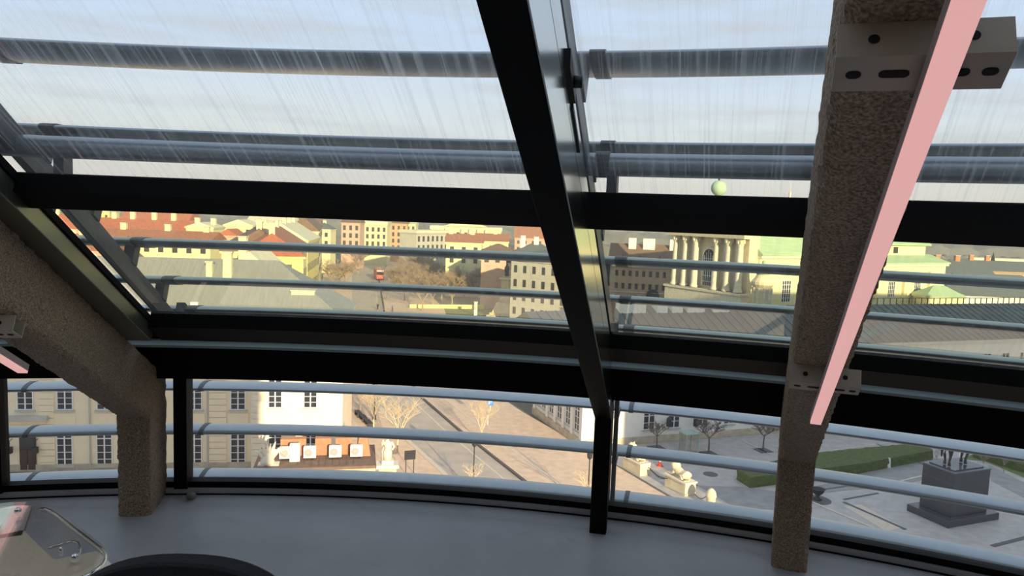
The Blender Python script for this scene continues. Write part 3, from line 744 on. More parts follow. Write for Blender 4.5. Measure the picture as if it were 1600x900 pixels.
# low gatehouse in front of it with cooling units on its roof
gh0 = on_y(398, 724, 60); gh1 = on_y(585, 724, 62)
gh = Bld('gatehouse', 'low gatehouse with flat brown roof in front of the cream palace', (gh0.x, gh0.y), math.degrees(math.atan2(gh1.y - gh0.y, gh1.x - gh0.x)), (gh1 - gh0).length, 5.5, -20.3, 'stone', ('flat', .25, 'roof_brown'), over=.15)
GL = gh.L; GT = gh.H + .25
for a_, b_ in ((.18, .40), (.48, .62), (.66, .80)):
    MB().span(GL * a_, GL * b_, 3.0, 3.8, GT, GT + 1.5).build('parapet_wall', 'terracotta', gh.o)
MB().add([(GL * .84, 2.4, GT), (GL * .97, 2.4, GT), (GL * .97, 4.2, GT), (GL * .84, 4.2, GT), (GL * .87, 2.8, GT + 1.7), (GL * .94, 2.8, GT + 1.7), (GL * .94, 3.8, GT + 1.7), (GL * .87, 3.8, GT + 1.7)], [(3, 2, 1, 0), (4, 5, 6, 7), (0, 1, 5, 4), (1, 2, 6, 5), (2, 3, 7, 6), (3, 0, 4, 7)]).build('roof_lantern', 'terracotta', gh.o)
for k in range(9): MB().span(GL * (.34 + .06 * k), GL * (.34 + .06 * k) + .05, .1, 2.4, GT, GT + .05).build('roof_seam', 'roof_brown', gh.o)
def ac_unit(u, v, label, sx=1.05, rz=0.0):
    M_ = FRAME[gh.o.name]; q = M_ @ Vector((u, v, GT)); t = thing('air_conditioner', label, 'air conditioner', tuple(q), gh.ang + rz, 'cooling units on the gatehouse roof')
    MB().span(-sx / 2, sx / 2, -.25, .25, .18, 1.15).build('casing', 'ac_white', t, bevel=.03)
    mb = MB(); n = 20; vs = []
    for y in (-.275, -.25):
        for k in range(n): vs.append((-.12 + .34 * math.cos(2 * math.pi * k / n), y, .66 + .34 * math.sin(2 * math.pi * k / n)))
    mb.add(vs, [tuple(range(n)), tuple(range(2 * n - 1, n - 1, -1))] + [(k, n + k, n + (k + 1) % n, (k + 1) % n) for k in range(n)]); fg = mb.build('fan_grille', 'ac_grille', t)
    MB().lathe([(.09, 0), (.09, .03), (.05, .04)], (0, 0, 0), 10).build('hub', 'ac_white', fg).location = (-.12, -.30, .66)
    for x in (-.35, .35): MB().span(x - .05, x + .05, -.25, .25, 0, .18).build('foot', 'iron', t)
for f_, l_ in ((.235, 'air conditioner at the left end of the gatehouse row'), (.44, 'second air conditioner from the left on the gatehouse'), (.66, 'third air conditioner from the left on the gatehouse'), (.845, 'air conditioner at the right end of the gatehouse row')):
    ac_unit(GL * f_, 2.0, l_)
M_ = FRAME[gh.o.name]
t = thing('roof_cabinet', 'tall white cabinet between the first cooling units', 'cabinet', tuple(M_ @ Vector((GL * .315, 1.7, GT))), gh.ang)
MB().span(-.42, .42, -.3, .3, 0, 1.5).build('casing', 'ac_white', t, bevel=.03); MB().span(-.36, .36, -.32, -.3, .1, 1.4).build('door', 'ac_white', t)
# carved figures on the gatehouse ends
def figure(name, label, pos, h, rz=0.0, m_='stone_pale', seed=0, group=None):
    t = thing(name, label, 'statue', tuple(pos), rz, group)
    MB().box((0, 0, .2), (h * .42, h * .42, .4)).build('plinth', m_, t)
    sk = [((0, 0, .40), .16), ((0, 0, .4 + h * .25), .17), ((.02, 0, .4 + h * .45), .13), ((.0, 0, .4 + h * .62), .16), ((0, 0, .4 + h * .74), .06), ((.02, -.03, .4 + h * .84), .085)]
    mb = MB(); pts = [Vector(p) * 1 for p, _ in sk]; mb.tube([(x * h, y * h, z) for (x, y, z), _ in sk], [r_ * h for _, r_ in sk], 10)
    mb.tube([(.13 * h, 0, .4 + h * .66), (.24 * h, -.05 * h, .4 + h * .48), (.16 * h, -.16 * h, .4 + h * .40)], [.055 * h, .045 * h, .035 * h], 6)
    mb.tube([(-.13 * h, 0, .4 + h * .66), (-.22 * h, -.04 * h, .4 + h * .55), (-.17 * h, -.10 * h, .4 + h * .78)], [.055 * h, .045 * h, .035 * h], 6)
    mb.build('body', m_, t, smooth=True)
    mb = MB(); mb.tube([(-.10 * h, .1 * h, .4), (-.12 * h, .12 * h, .4 + h * .3), (-.05 * h, .11 * h, .4 + h * .6)], [.14 * h, .11 * h, .05 * h], 7); mb.build('drapery', m_, t, smooth=True)
    return t
q = on_y(605, 735, 62.5); figure('statue', 'bright pale statue at the right end of the gatehouse roof', (q.x, q.y, GT + STREET - .02), 2.3, gh.ang)
q = on_y(572, 715, 66.5); figure('statue', 'smaller pale statue behind the gatehouse roof', (q.x - .4, q.y, -20.05), 1.8, gh.ang)
tt = thing('trophy_sculpture', 'carved stone trophies on the left end of the gatehouse', 'sculpture', tuple(M_ @ Vector((.9, 1.0, GT))), gh.ang)
for k in range(11):
    a = -1.0 + 2.4 * k / 10; L_ = 1.4 + .9 * random.random()
    MB().tube([(0, 0, .1), (.5 * math.sin(a) * L_, random.uniform(-.2, .2), .3 + .5 * L_), (.75 * math.sin(a) * L_, random.uniform(-.3, .3), .3 + math.cos(a) * L_ * .9)], [.22, .16, .05], 6).build('carving', 'stone_pale', tt, smooth=True)
MB().lathe([(.5, 0), (.6, .2), (.5, .6), (.25, .9), (.1, 1.0)], (0, 0, 0), 10).build('cuirass', 'stone_pale', tt, smooth=True)
MB().box((.1, 0, -.0), (1.7, .9, .2)).build('base', 'stone_pale', tt)
t = thing('gate_pillar', 'stone gate pillar under the bright statue', 'pillar', (on_y(605, 735, 62.5).x, on_y(605, 735, 62.5).y, STREET + .08), gh.ang)
MB().span(-.75, .75, -.5, .5, 0, -20.1 - STREET - .08).build('shaft', 'stone', t); MB().span(-.95, .95, -.7, .7, -20.1 - STREET - .28, -20.0 - STREET - .1).build('cap', 'stone_pale', t)

# ------------------------------------------------------------------ white palace wing across the courtyard, right of the street
wing = Bld('white_palace', 'long white palace wing with dark metal roof along the courtyard', (8.7, 82.8), 20, 118, 15.2, -13.3, 'plaster_white', ('hip', 4.0, 'roof_slate'), over=.6)
for x in (1012, 1051, 1095, 1137, 1172, 1206):
    u, zb = wing.face_pt('front', x, 688 if x < 1100 else 680); wing.win('front', u, STREET + 3.3, 1.55, 3.3, 2, 4)
    wing.win('front', u, STREET + 7.9, 1.5, 2.4, 2, 3)
u_last, _ = wing.face_pt('front', 1206, 680)
for k in range(1, 15):
    wing.win('front', u_last + 3.6 * k, STREET + 3.3, 1.55, 3.3, 2, 4); wing.win('front', u_last + 3.6 * k, STREET + 8.0, 1.5, 2.3, 2, 3)
for v in (1.7, 4.2, 6.7, 9.2, 11.7, 13.8):
    wing.win('left', 15.2 - v, STREET + 3.2, 1.35, 3.2, 2, 4); wing.win('left', 15.2 - v, STREET + 8.0, 1.3, 2.4, 2, 3)
for v in (.4, 2.95, 5.45, 7.95, 10.45, 14.8):
    wing.add('pilaster', 'plaster_white', -.22, 0, v - .32, v + .32, STREET + .9, -13.7)
wing.add('plinth', 'stone', -.3, 118, -.14, 0, STREET, STREET + .9); wing.add('plinth', 'stone', -.3, 0, 0, 15.2, STREET, STREET + .9)
for k in range(7): wing.add('stone_band', 'plaster_white', .05, 1.6, -.08, 0, STREET + 1.0 + k * 1.5, STREET + 2.35 + k * 1.5)
ub, _ = wing.face_pt('front', 1032, 680)
for k in range(7): wing.add('stone_band', 'plaster_white', ub - .6, ub + .6, -.07, 0, STREET + 1.0 + k * 1.5, STREET + 2.35 + k * 1.5)
wing.add('string_course', 'plaster_white', -.2, 118, -.2, 0, STREET + 5.7, STREET + 6.0)
for x in (1040, 1082):
    ul, zl = wing.face_pt('front', x, 657)
    MB().lathe([(.10, -.55), (.34, -.45), (.34, .35), (.12, .6)], (ul, -.75, zl - STREET), 6).build('lantern', 'iron', wing.o); MB().tube([(ul, 0, zl + 1.0 - STREET), (ul, -.75, zl + .95 - STREET), (ul, -.75, zl + .6 - STREET)], .05, 6).build('lantern_arm', 'iron', wing.o)
for a_, b_ in ((7.2, 3.6), (12.4, 1.5), (14.6, 1.5), (16.8, 2.6), (20.6, 2.6)):
    MB().span(a_, a_ + b_, 6.2, 7.6, wing.H + 3.0, wing.H + 4.6).build('roof_unit', 'ac_white', wing.o)
for k in range(46):
    x = 36 + k * 1.2; MB().span(x - .04, x + .04, 7.5, 7.6, wing.H + 3.9, wing.H + 4.9).build('railing_post', 'iron', wing.o)
MB().span(35.5, 91, 7.52, 7.58, wing.H + 4.85, wing.H + 4.93).build('railing', 'iron', wing.o)
for k in range(90):                                              # standing seams of the metal roof facing the courtyard
    x = 1.0 + k * 1.3
    t_ = min(1.0, (x + .6) / 8.2, (118.6 - x) / 8.2)
    y1, z1_ = -.6 + 8.2 * t_, wing.H + 4.0 * t_
    MB().add([(x - .04, -.6, wing.H + .03), (x + .04, -.6, wing.H + .03), (x + .04, y1, z1_ + .03), (x - .04, y1, z1_ + .03), (x - .04, -.6, wing.H + .10), (x + .04, -.6, wing.H + .10), (x + .04, y1, z1_ + .10), (x - .04, y1, z1_ + .10)],
             [(3, 2, 1, 0), (4, 5, 6, 7), (0, 1, 5, 4), (1, 2, 6, 5), (2, 3, 7, 6), (3, 0, 4, 7)]).build('roof_seam', 'roof_slate', wing.roof)

# ------------------------------------------------------------------ domed church behind the palace
f1 = on_y(1166, 460, 118); CA = -58.0; FWD = 16.0
ca = Vector((math.cos(R(CA)), math.sin(R(CA)), 0)); f0 = f1 - ca * FWD
ch = thing('church', 'yellow church with paired columns, copper roofs and a green globe', 'church', (f0.x, f0.y, STREET), R(CA))
CB = -9.5 - STREET                                                # foot of the columns, above the street
def cp_(name, m_, x0, x1, y0, y1, z0, z1, parent=None): return MB().span(x0, x1, y0, y1, z0, z1).build(name, m_, parent or ch)
cp_('wall', 'stone_cream', 0, FWD, 0, 2.4, 0, 25.5); cp_('pedestal', 'stone_pale', -.4, FWD + .4, -1.9, 0, 0, CB - .1)
cp_('ledge', 'stone_pale', -.6, FWD + .6, -2.1, 0, CB - .35, CB)
for u in (.9, 3.2, 5.6, 10.2, 12.7, 15.1):
    col_ = MB().lathe([(.72, 0), (.72, .3), (.60, .45), (.56, .8), (.53, 4), (.46, 7.4), (.50, 7.5)], (u, -1.0, CB), 18).build('column', 'stone_pale', ch, smooth=True)
    MB().lathe([(.48, 7.45), (.55, 7.7), (.62, 8.1), (.78, 8.45), (.80, 8.6)], (u, -1.0, CB), 12).build('capital', 'stone_cream', col_)
    for k in range(8):
        a = 2 * math.pi * k / 8; MB().box((u + .62 * math.cos(a), -1.0 + .62 * math.sin(a), CB + 8.1), (.2, .2, .5), a).build('acanthus_leaf', 'stone_pale', col_)
    cp_('column_base', 'stone_pale', u - .85, u + .85, -1.85, -.1, CB - 1.4, CB)
for u in (2.05, 4.4, 11.5, 13.9): cp_('pilaster', 'stone_pale', u - .35, u + .35, -.35, 0, CB, CB + 8.4)
def arch_mesh(w_, h, d0, d1, n=14):
    pr = [(-w_ / 2, 0), (w_ / 2, 0)] + [(w_ / 2 * math.cos(math.pi * k / n), h - w_ / 2 + w_ / 2 * math.sin(math.pi * k / n)) for k in range(n + 1)]
    vs = [(x, d0, z) for x, z in pr] + [(x, d1, z) for x, z in pr]; m_ = len(pr)
    return MB().add(vs, [tuple(range(m_)), tuple(range(2 * m_ - 1, m_ - 1, -1))] + [(i, m_ + i, m_ + (i + 1) % m_, (i + 1) % m_) for i in range(m_)])
o = arch_mesh(2.9, 6.6, -.25, 0).build('arch_frame', 'stone_pale', ch); o.location = (7.9, 0, CB + .4)
o2 = arch_mesh(2.3, 6.1, -.32, -.1).build('arch_window', 'win_glass', ch); o2.location = (7.9, 0, CB + .5)
for k in range(5): MB().box((0, -.34, 3.0), (.06, .05, 6.0 - abs(k - 2) * .5)).build('glazing_bar', 'win_frame', o2).location = ((k - 2) * .45, 0, -.05 - abs(k - 2) * .2)
for k in range(5): MB().box((0, -.34, 0), (2.2, .05, .06)).build('glazing_bar', 'win_frame', o2).location = (0, 0, .7 + k * .95)
for u, w_ in ((2.05, 1.1), (13.9, 1.1), (4.4, .9), (11.5, .9)):
    o = arch_mesh(w_, 2.6, -.42, -.30).build('niche', 'stone', ch); o.location = (u, 0, CB + .6)
cp_('entablature', 'stone_cream', -.5, FWD + .5, -1.9, 0, CB + 8.6, CB + 10.2); cp_('cornice', 'stone_pale', -.9, FWD + .9, -2.3, 0, CB + 10.2, CB + 10.7)
MB().add([(3, -.8, CB + 10.7), (13, -.8, CB + 10.7), (9.5, -.8, CB + 14.6), (6.5, -.8, CB + 14.6), (3, 2, CB + 10.7), (13, 2, CB + 10.7), (9.5, 2, CB + 14.6), (6.5, 2, CB + 14.6)], [(0, 1, 2, 3), (7, 6, 5, 4), (0, 4, 5, 1), (1, 5, 6, 2), (2, 6, 7, 3), (3, 7, 4, 0)]).build('gable', 'stone_cream', ch)
gq = on_y(1123, 294, 123.5); gl_ = FRAME[ch.name].inverted() @ gq
gb = MB().lathe([(1.26 * math.sin(math.pi * k / 16), -1.26 * math.cos(math.pi * k / 16)) for k in range(1, 16)], tuple(gl_), 24).build('globe', 'roof_copper', ch, smooth=True)
MB().tube([gl_ + Vector((0, 0, -3)), gl_ + Vector((0, 0, -1.2))], [.8, .5], 12).build('globe_stem', 'stone_pale', ch)
MB().lathe([(.16, 0), (.16, .3), (.03, .35), (.03, .9)], tuple(gl_ + Vector((0, 0, 1.2))), 8).build('finial', 'bronze', ch)
# nave behind: side wall faces the sun
NL = 57.0
ang_n = R(CA) + math.pi / 2
def nv(name, m_, a0, a1, b0, b1, z0, z1, parent=None): return MB().span(FWD - b1, FWD - b0, a0, a1, z0, z1).build(name, m_, parent or ch)   # a along the nave, b in from its side wall
nv('aisle_wall', 'plaster_butter', 17, NL, -.2, 12, 0, 19.7)
def lean(name, a0, a1, b0, b1, z0, z1, m_):
    return MB().add([(FWD - b0, a0, z0), (FWD - b0, a1, z0), (FWD - b1, a1, z1), (FWD - b1, a0, z1), (FWD - b0, a0, z0 - .25), (FWD - b0, a1, z0 - .25), (FWD - b1, a1, z0 - .25), (FWD - b1, a0, z0 - .25)], [(0, 1, 2, 3), (7, 6, 5, 4), (0, 4, 5, 1), (1, 5, 6, 2), (2, 6, 7, 3), (3, 7, 4, 0)]).build(name, m_, ch)
lean('aisle_roof', 17, NL + .6, -.8, 3.5, 19.8, 21.2, 'roof_copper')
nv('transept_wall', 'plaster_butter', 2.2, 17, -.4, 11, 0, 21.2); lean('transept_roof', 2.0, 17.4, -1.0, 5.2, 21.3, 26.4, 'roof_copper'); lean('transept_roof', 2.0, 17.4, 11.4, 5.2, 21.3, 26.4, 'roof_copper')
nv('transept_cornice', 'stone_pale', 2.1, 17.2, -.8, 0, 20.6, 21.1)
nv('clerestory', 'plaster_butter', 17.4, NL - 2, 3, 12, 19.7, 23.2)
lean('nave_roof', 17.5, NL - 1.2, 2.3, 7.6, 23.2, 26.6, 'roof_copper'); lean('nave_roof', 17.5, NL - 1.2, 12.8, 7.6, 23.2, 26.6, 'roof_copper')
nv('cornice', 'stone_pale', 17.2, NL + .4, -.6, 0, 19.1, 19.55)
for a_ in (9, 22, 30.5, 39, 47.5):
    fm, pm = win_mesh(2.2, 3.6, 4, 5); o = put('window', fm, ch, loc=(FWD + (.4 if a_ < 17 else .2), a_, 15.2), rz=math.pi / 2); put('pane', pm, o)
    nv('buttress', 'plaster_butter', a_ + 3.4, a_ + 4.6, -.75, -.2, 0, 18.2)
nv('clerestory_window', 'win_glass', 44, 45.4, 2.9, 3, 21.4, 22.6)
# turret with an oval opening at the corner
tq = on_y(1190, 465, 114); tl = FRAME[ch.name].inverted() @ tq
tu = MB().lathe([(1.9, 0), (1.9, 12.0), (2.2, 12.2), (1.5, 12.8), (1.25, 13.6), (1.35, 16.4), (1.7, 16.9), (1.7, 17.3), (1.2, 17.9), (.9, 18.5)], (tl.x, tl.y, 0), 16).build('turret', 'stone_cream', ch)
MB().lathe([(1.0, 18.4), (.9, 19.2), (.5, 19.7), (.2, 19.9), (.3, 20.3), (.08, 20.6)], (tl.x, tl.y, 0), 14).build('turret_cap', 'roof_copper', ch, smooth=True)
for k in range(10):
    a = 2 * math.pi * k / 10; MB().tube([(tl.x + 1.3 * math.cos(a), tl.y + 1.3 * math.sin(a), 13.6), (tl.x + 1.38 * math.cos(a), tl.y + 1.38 * math.sin(a), 16.4)], .17, 6).build('turret_flute', 'stone_pale', ch)
nsp = on_y(1234, 308, 132); sp_ = FRAME[ch.name].inverted() @ nsp
MB().lathe([(1.2, -8), (1.0, -3), (.5, -1.2), (.15, .3), (.25, .7), (.04, 1.0), (.04, 2.4)], tuple(sp_), 10).build('spirelet', 'stone_cream', ch, smooth=True)
nv('annex_wall', 'plaster_butter', NL, NL + 9, 1, 9, 0, 13.0); lean('annex_roof', NL - .2, NL + 9.5, .5, 9, 13.0, 15.2, 'roof_copper')

# ------------------------------------------------------------------ the masses that shade the view: our own building and its neighbour across the street
bp = [(CX + 7.3 * math.sin(R(a)), CY + 7.3 * math.cos(R(a))) for a in range(-50, 51, 2)]
slab('wall_exterior', [(-48, bp[0][1])] + bp + [(bp[-1][0], -45), (-48, -45)], STREET - .02, -.45, 'plaster_grey')
slab('wall_exterior_side', [(-48, bp[0][1] - .5), (xl - .3, bp[0][1] - .5), (xl - .3, -45), (-48, -45)], -.45, 3.4, 'plaster_grey')
slab('wall_exterior_rear', [(xl - .3, yb - .3), (xr + .2, yb - .3), (xr + .2, -45), (xl - .3, -45)], -.45, 3.4, 'plaster_grey')
nb = Bld('corner_hotel', 'tall pale hotel across the street behind the viewer, shading the courtyard', (39, 22), -66, 60, 78, 10.5, 'plaster_white', ('flat', .6, 'roof_slate'))
nb.rows('front', [4 + 4 * k for k in range(14)], [STREET + 3 + 4.2 * k for k in range(7)], 1.5, 2.4)

# ------------------------------------------------------------------ trees
def tree_mesh(name, h, spread, seed, levels=3, trunk_h=.35, r0=.14, sides=5, kids=7, thin=.45, up=.55):
    rng = random.Random(seed); tr, br = MB(), MB()
    tr.tube([(0, 0, 0), (rng.uniform(-.1, .1), 0, h * trunk_h * .6), (rng.uniform(-.15, .15), rng.uniform(-.1, .1), h * trunk_h)], [r0, r0 * .85, r0 * .7], 7)
    def grow(p, d, L, r_, lv):
        q = p + d * L * .55 + Vector((rng.uniform(-1, 1), rng.uniform(-1, 1), rng.uniform(-.3, .6))) * L * .06
        e = q + (d + Vector((rng.uniform(-.25, .25), rng.uniform(-.25, .25), .12))).normalized() * L * .45
        br.tube([p, q, e], [r_, r_ * .7, r_ * .35], 4 if lv > 0 else 5, caps=False)
        if lv < levels:
            for k in range(kids if lv else kids):
                t = .35 + .65 * (k + rng.random()) / kids; s = p.lerp(q, t / .55) if t < .55 else q.lerp(e, (t - .55) / .45)
                a = rng.uniform(0, 2 * math.pi); side = Vector((math.cos(a), math.sin(a), rng.uniform(-.1, .7)))
                grow(s, (d * up + side * .75).normalized(), L * rng.uniform(.42, .62), r_ * thin, lv + 1)
    base = Vector(tr.v[-4]); base = Vector((0, 0, h * trunk_h * .96))
    n0 = 5
    for k in range(n0):
        a = 2 * math.pi * (k + rng.random() * .6) / n0
        grow(base, Vector((math.cos(a) * spread, math.sin(a) * spread, 1.0)).normalized(), h * (1 - trunk_h) * .62, r0 * .5, 1)
    return tr.mesh(name + '_trunk', 'bark_grey'), br.mesh(name + '_branches', 'bark_grey')
def clear_of_houses(x, y, margin):
    for _ in range(60):
        hit = False
        for (px_, py_), an, L_, D_ in FOOT:
            dx, dy = x - px_, y - py_; u = dx * math.cos(an) + dy * math.sin(an); v = -dx * math.sin(an) + dy * math.cos(an)
            if -margin < u < L_ + margin and -margin < v < D_ + margin: hit = True
        if not hit: return x, y
        x, y = x * .985, y * .985
    return x, y
def plant(meshes, label, x, y, s=1.0, rz=0.0, mat_=None, group=None, z=STREET, name='bare_tree'):
    t = thing(name, label, 'tree', (x, y, z), rz, group); t.scale = (s, s, s)
    for nm, me in zip(('trunk', 'branches'), meshes):
        k = (me.name, mat_)
        if mat_:
            if k not in CACHE:
                c = me.copy(); c.materials.clear(); c.materials.append(MATS[mat_]); CACHE[k] = c
            me = CACHE[k]
        put(nm, me, t)
    return t
T_round = tree_mesh('round', 4.2, 1.1, 5, levels=4, trunk_h=.42, r0=.10, kids=6, thin=.6)
T_young = tree_mesh('young', 3.4, .55, 8, levels=3, trunk_h=.35, r0=.06, kids=4, thin=.6)
T_tall = tree_mesh('tall', 7.5, .45, 13, levels=4, trunk_h=.22, r0=.11, kids=5, thin=.5)
T_park = [tree_mesh('park%d' % k, 11, .75, 20 + k, levels=4, trunk_h=.22, r0=.26, kids=6, thin=.62) for k in range(3)]
for (x, y), s, l in (((1026, 700), .82, 'small round bare tree beside the first courtyard lantern'), ((1107, 709), 1.08, 'round bare tree in the courtyard before the white palace windows'), ((1192, 704), 1.0, 'round bare tree next to the right concrete frame')):
    q = on_z(x, y, Zc); plant(T_round, l, q.x, q.y, s, x, None, 'courtyard trees', Zc)
    o = struct(MB().box((q.x, q.y, Zc + .02), (1.7, 1.7, .04), R(20)).build('tree_pit', 'plaza_line'))
for (x, y), s, l in (((738, 772), 1.0, 'young pale twigged tree at the roadside kerb'), ((914, 792), 1.15, 'young pale twigged tree left of the middle post')):
    q = on_z(x, y, Zp); plant(T_young, l, q.x, q.y, s, x, 'bark_pale', 'young street trees', Zp)
for (x, y), s, l in (((621, 706), .95, 'tall golden bare tree on the left pavement above the gatehouse'), ((584, 668), .8, 'golden bare tree by the dark benches on the left pavement'), ((563, 640), .8, 'farthest golden tree of the left pavement row'), ((752, 690), .72, 'golden bare tree beside the blue parking sign')):
    q = on_z(x, y, Zp); plant(T_tall, l, q.x, q.y, s, x, 'bark_pale', 'golden street trees', Zp)

# ------------------------------------------------------------------ courtyard: lions, bollard, hedge, monument, urn
def remesh(o, v):
    r_ = o.modifiers.new('remesh', 'REMESH'); r_.mode = 'VOXEL'; r_.voxel_size = v; r_.use_smooth_shade = True; return o
def lion(pos, rz, label):
    t = thing('stone_lion', label, 'statue', tuple(pos), rz, 'stone lions')
    MB().span(-1.5, 1.5, -.65, .65, 0, 1.15).build('pedestal', 'stone_cream', t, bevel=.03); MB().span(-1.6, 1.6, -.75, .75, 1.15, 1.3).build('pedestal_cap', 'stone_pale', t)
    z = 1.3; mb = MB()
    mb.tube([(-1.2, 0, z + .35), (-.9, 0, z + .48), (-.3, 0, z + .45), (.3, 0, z + .55), (.75, 0, z + .75)], [.2, .42, .36, .42, .38], 12)
    mb.tube([(.6, 0, z + .8), (.85, 0, z + 1.1), (1.0, 0, z + 1.25)], [.45, .47, .3], 12); mb.tube([(.9, 0, z + 1.22), (1.2, 0, z + 1.18), (1.38, 0, z + 1.1)], [.3, .2, .13], 10)
    for s in (-1, 1):
        mb.tube([(.6, .25 * s, z + .45), (.9, .3 * s, z + .15), (1.45, .3 * s, z + .1)], [.2, .15, .13], 8)
        mb.tube([(-.9, .28 * s, z + .45), (-.5, .42 * s, z + .35), (-.75, .42 * s, z + .12), (-.3, .42 * s, z + .1)], [.3, .22, .14, .12], 8)
        mb.tube([(.85, .22 * s, z + 1.45), (.83, .26 * s, z + 1.62)], [.09, .03], 6)
    mb.tube([(-1.3, 0, z + .3), (-1.45, .25, z + .1), (-1.1, .55, z + .07)], [.07, .06, .08], 6)
    remesh(mb.build('body', 'stone_cream', t, smooth=True), .06)
q = on_z(1062, 766, Zc); lion((q.x, q.y, Zc), R(118), 'stone lion on its pedestal at the courtyard edge, in full view')
q = on_z(994, 736, Zc); lion((q.x, q.y, Zc), R(118), 'stone lion nearer the palace corner, its top behind a louver')
q = on_z(1110, 792, Zc)
t = thing('stone_bollard', 'pale rounded stone bollard right of the stone lion', 'bollard', (q.x, q.y, Zc)); MB().lathe([(.42, 0), (.42, .9), (.5, 1.0), (.46, 1.3), (.3, 1.6), (.1, 1.75)], (0, 0, 0), 14).build('post', 'stone_cream', t, smooth=True); MB().box((0, 0, .1), (1.1, 1.1, .2)).build('foot', 'stone_cream', t)
a_, b_ = on_z(1085, 771, Zc + 1.0), Vector((q.x - .4, q.y, Zc + 1.0))
ch_ = [a_.lerp(b_, k / 8) - Vector((0, 0, .35 * math.sin(math.pi * k / 8))) for k in range(9)]
tag(MB().tube(ch_, .04, 6).build('barrier_chain', 'iron'), 'dark chain slung between the stone lion and the bollard', 'chain')
a_, b_ = on_z(1009, 725, Zc + 1.0), on_z(1043, 748, Zc + 1.0)
tag(MB().tube([a_.lerp(b_, k / 8) - Vector((0, 0, .35 * math.sin(math.pi * k / 8))) for k in range(9)], .04, 6).build('barrier_chain', 'iron'), 'dark chain slung between the two stone lions', 'chain')
q = on_z(1031, 728, Zc); t = thing('traffic_cone', 'small red and white traffic cone behind the lions', 'cone', (q.x, q.y, Zc)); MB().lathe([(.28, .05), (.12, .45)], (0, 0, 0), 12).build('lower', 'cone_red', t); MB().lathe([(.12, .45), (.09, .6)], (0, 0, 0), 12).build('band', 'sign_white', t); MB().lathe([(.09, .6), (.04, .85)], (0, 0, 0), 12).build('tip', 'cone_red', t); MB().box((0, 0, .025), (.65, .65, .05)).build('foot', 'cone_red', t)
q = on_z(1110, 741, Zc); tag(MB().lathe([(.75, 0), (.75, .03), (.6, .035)], (q.x, q.y, Zc), 20).build('manhole_cover', 'plaza_line'), 'round dark manhole cover in the courtyard paving', 'manhole')
# glass guard booth
q = on_z(1075, 709, Zc); t = thing('guard_booth', 'small greenish glass guard booth before the white palace', 'booth', (q.x, q.y, Zc), R(20))
for x in (-.75, .75):
    for y in (-.75, .75): MB().box((x, y, 1.2), (.08, .08, 2.4)).build('post', 'booth_frame', t)
for c_, d_ in (((0, -.75, 1.2), (1.42, .02, 2.3)), ((0, .75, 1.2), (1.42, .02, 2.3)), ((-.75, 0, 1.2), (.02, 1.42, 2.3)), ((.75, 0, 1.2), (.02, 1.42, 2.3))): MB().box(c_, d_).build('pane', 'table_glass', t)
MB().box((0, 0, 2.45), (1.7, 1.7, .1)).build('roof', 'booth_frame', t); MB().add([(-.85, -.85, 2.5), (.85, -.85, 2.5), (.85, .85, 2.5), (-.85, .85, 2.5), (0, 0, 2.8)], [(0, 1, 4), (1, 2, 4), (2, 3, 4), (3, 0, 4), (3, 2, 1, 0)]).build('roof_cap', 'booth_frame', t)
# hedge and lawns
def blob_block(name, poly, z0, h, m_, label, cat, step=.45, amp=.10):
    """clipped hedge: closed block with a leafy, uneven skin"""
    bm = bmesh.new(); vs = [bm.verts.new((x, y, z0)) for x, y in poly]; f = bm.faces.new(vs)
    r_ = bmesh.ops.extrude_face_region(bm, geom=[f]); bmesh.ops.translate(bm, verts=[g for g in r_['geom'] if isinstance(g, bmesh.types.BMVert)], vec=(0, 0, h))
    bmesh.ops.triangulate(bm, faces=bm.faces[:])
    for _ in range(9):
        ed = [e for e in bm.edges if e.calc_length() > step]
        if not ed: break
        bmesh.ops.subdivide_edges(bm, edges=ed, cuts=1); bmesh.ops.triangulate(bm, faces=bm.faces[:])
    bmesh.ops.recalc_face_normals(bm, faces=bm.faces); bm.normal_update()
    for v in bm.verts:
        if v.co.z > z0 + .05: v.co += v.normal * (noise.noise(v.co * 2.3) * amp + noise.noise(v.co * 6) * amp * .6)
    me = bpy.data.meshes.new(name); bm.to_mesh(me); bm.free(); me.materials.append(MATS[m_]); o = put(name, me); tag(o, label, cat); return o
blob_block('hedge', gp((1150, 750), (1172, 764), (1345, 741), (1457, 719), (1432, 707), (1265, 724)), Zc, 1.1, 'hedge', 'clipped green hedge crossing the courtyard left of the monument', 'hedge')
blob_block('hedge', gp((1520, 716), (1612, 744), (1625, 736), (1535, 708)), Zc, .9, 'hedge', 'low hedge strip behind the black monument at the right edge', 'hedge')
struct(MB().prism(gp((1500, 718), (1540, 722), (1640, 765), (1650, 745), (1540, 705)), Zc, Zc + .03).build('courtyard_lawn', 'lawn'))
for k, (x, y) in enumerate(((1462, 727), (1535, 735), (1568, 739), (1448, 716), (1590, 735))):
    q = on_z(x, y, Zc); plant(T_young, ('bare shrub just left of the black monument', 'bare shrub right behind the black monument', 'bare shrub between the monument and the right edge', 'bare shrub at the end of the long hedge', 'bare shrub at the extreme right edge of the courtyard')[k], q.x, q.y, .75, k * 1.3, 'twig_far', 'bare courtyard shrubs', Zc, 'bare_shrub')
for (x, y), h, l in (((1388, 731), 1.1, 'short white post against the hedge'), ((1497, 728), 1.6, 'white post behind the black monument')):
    q = on_z(x, y, Zc); t = thing('white_post', l, 'post', (q.x, q.y, Zc)); MB().box((0, 0, h / 2), (.35, .3, h), 0, .7).build('shaft', 'sign_white', t); MB().box((0, 0, .05), (.5, .45, .1)).build('foot', 'kerb', t)
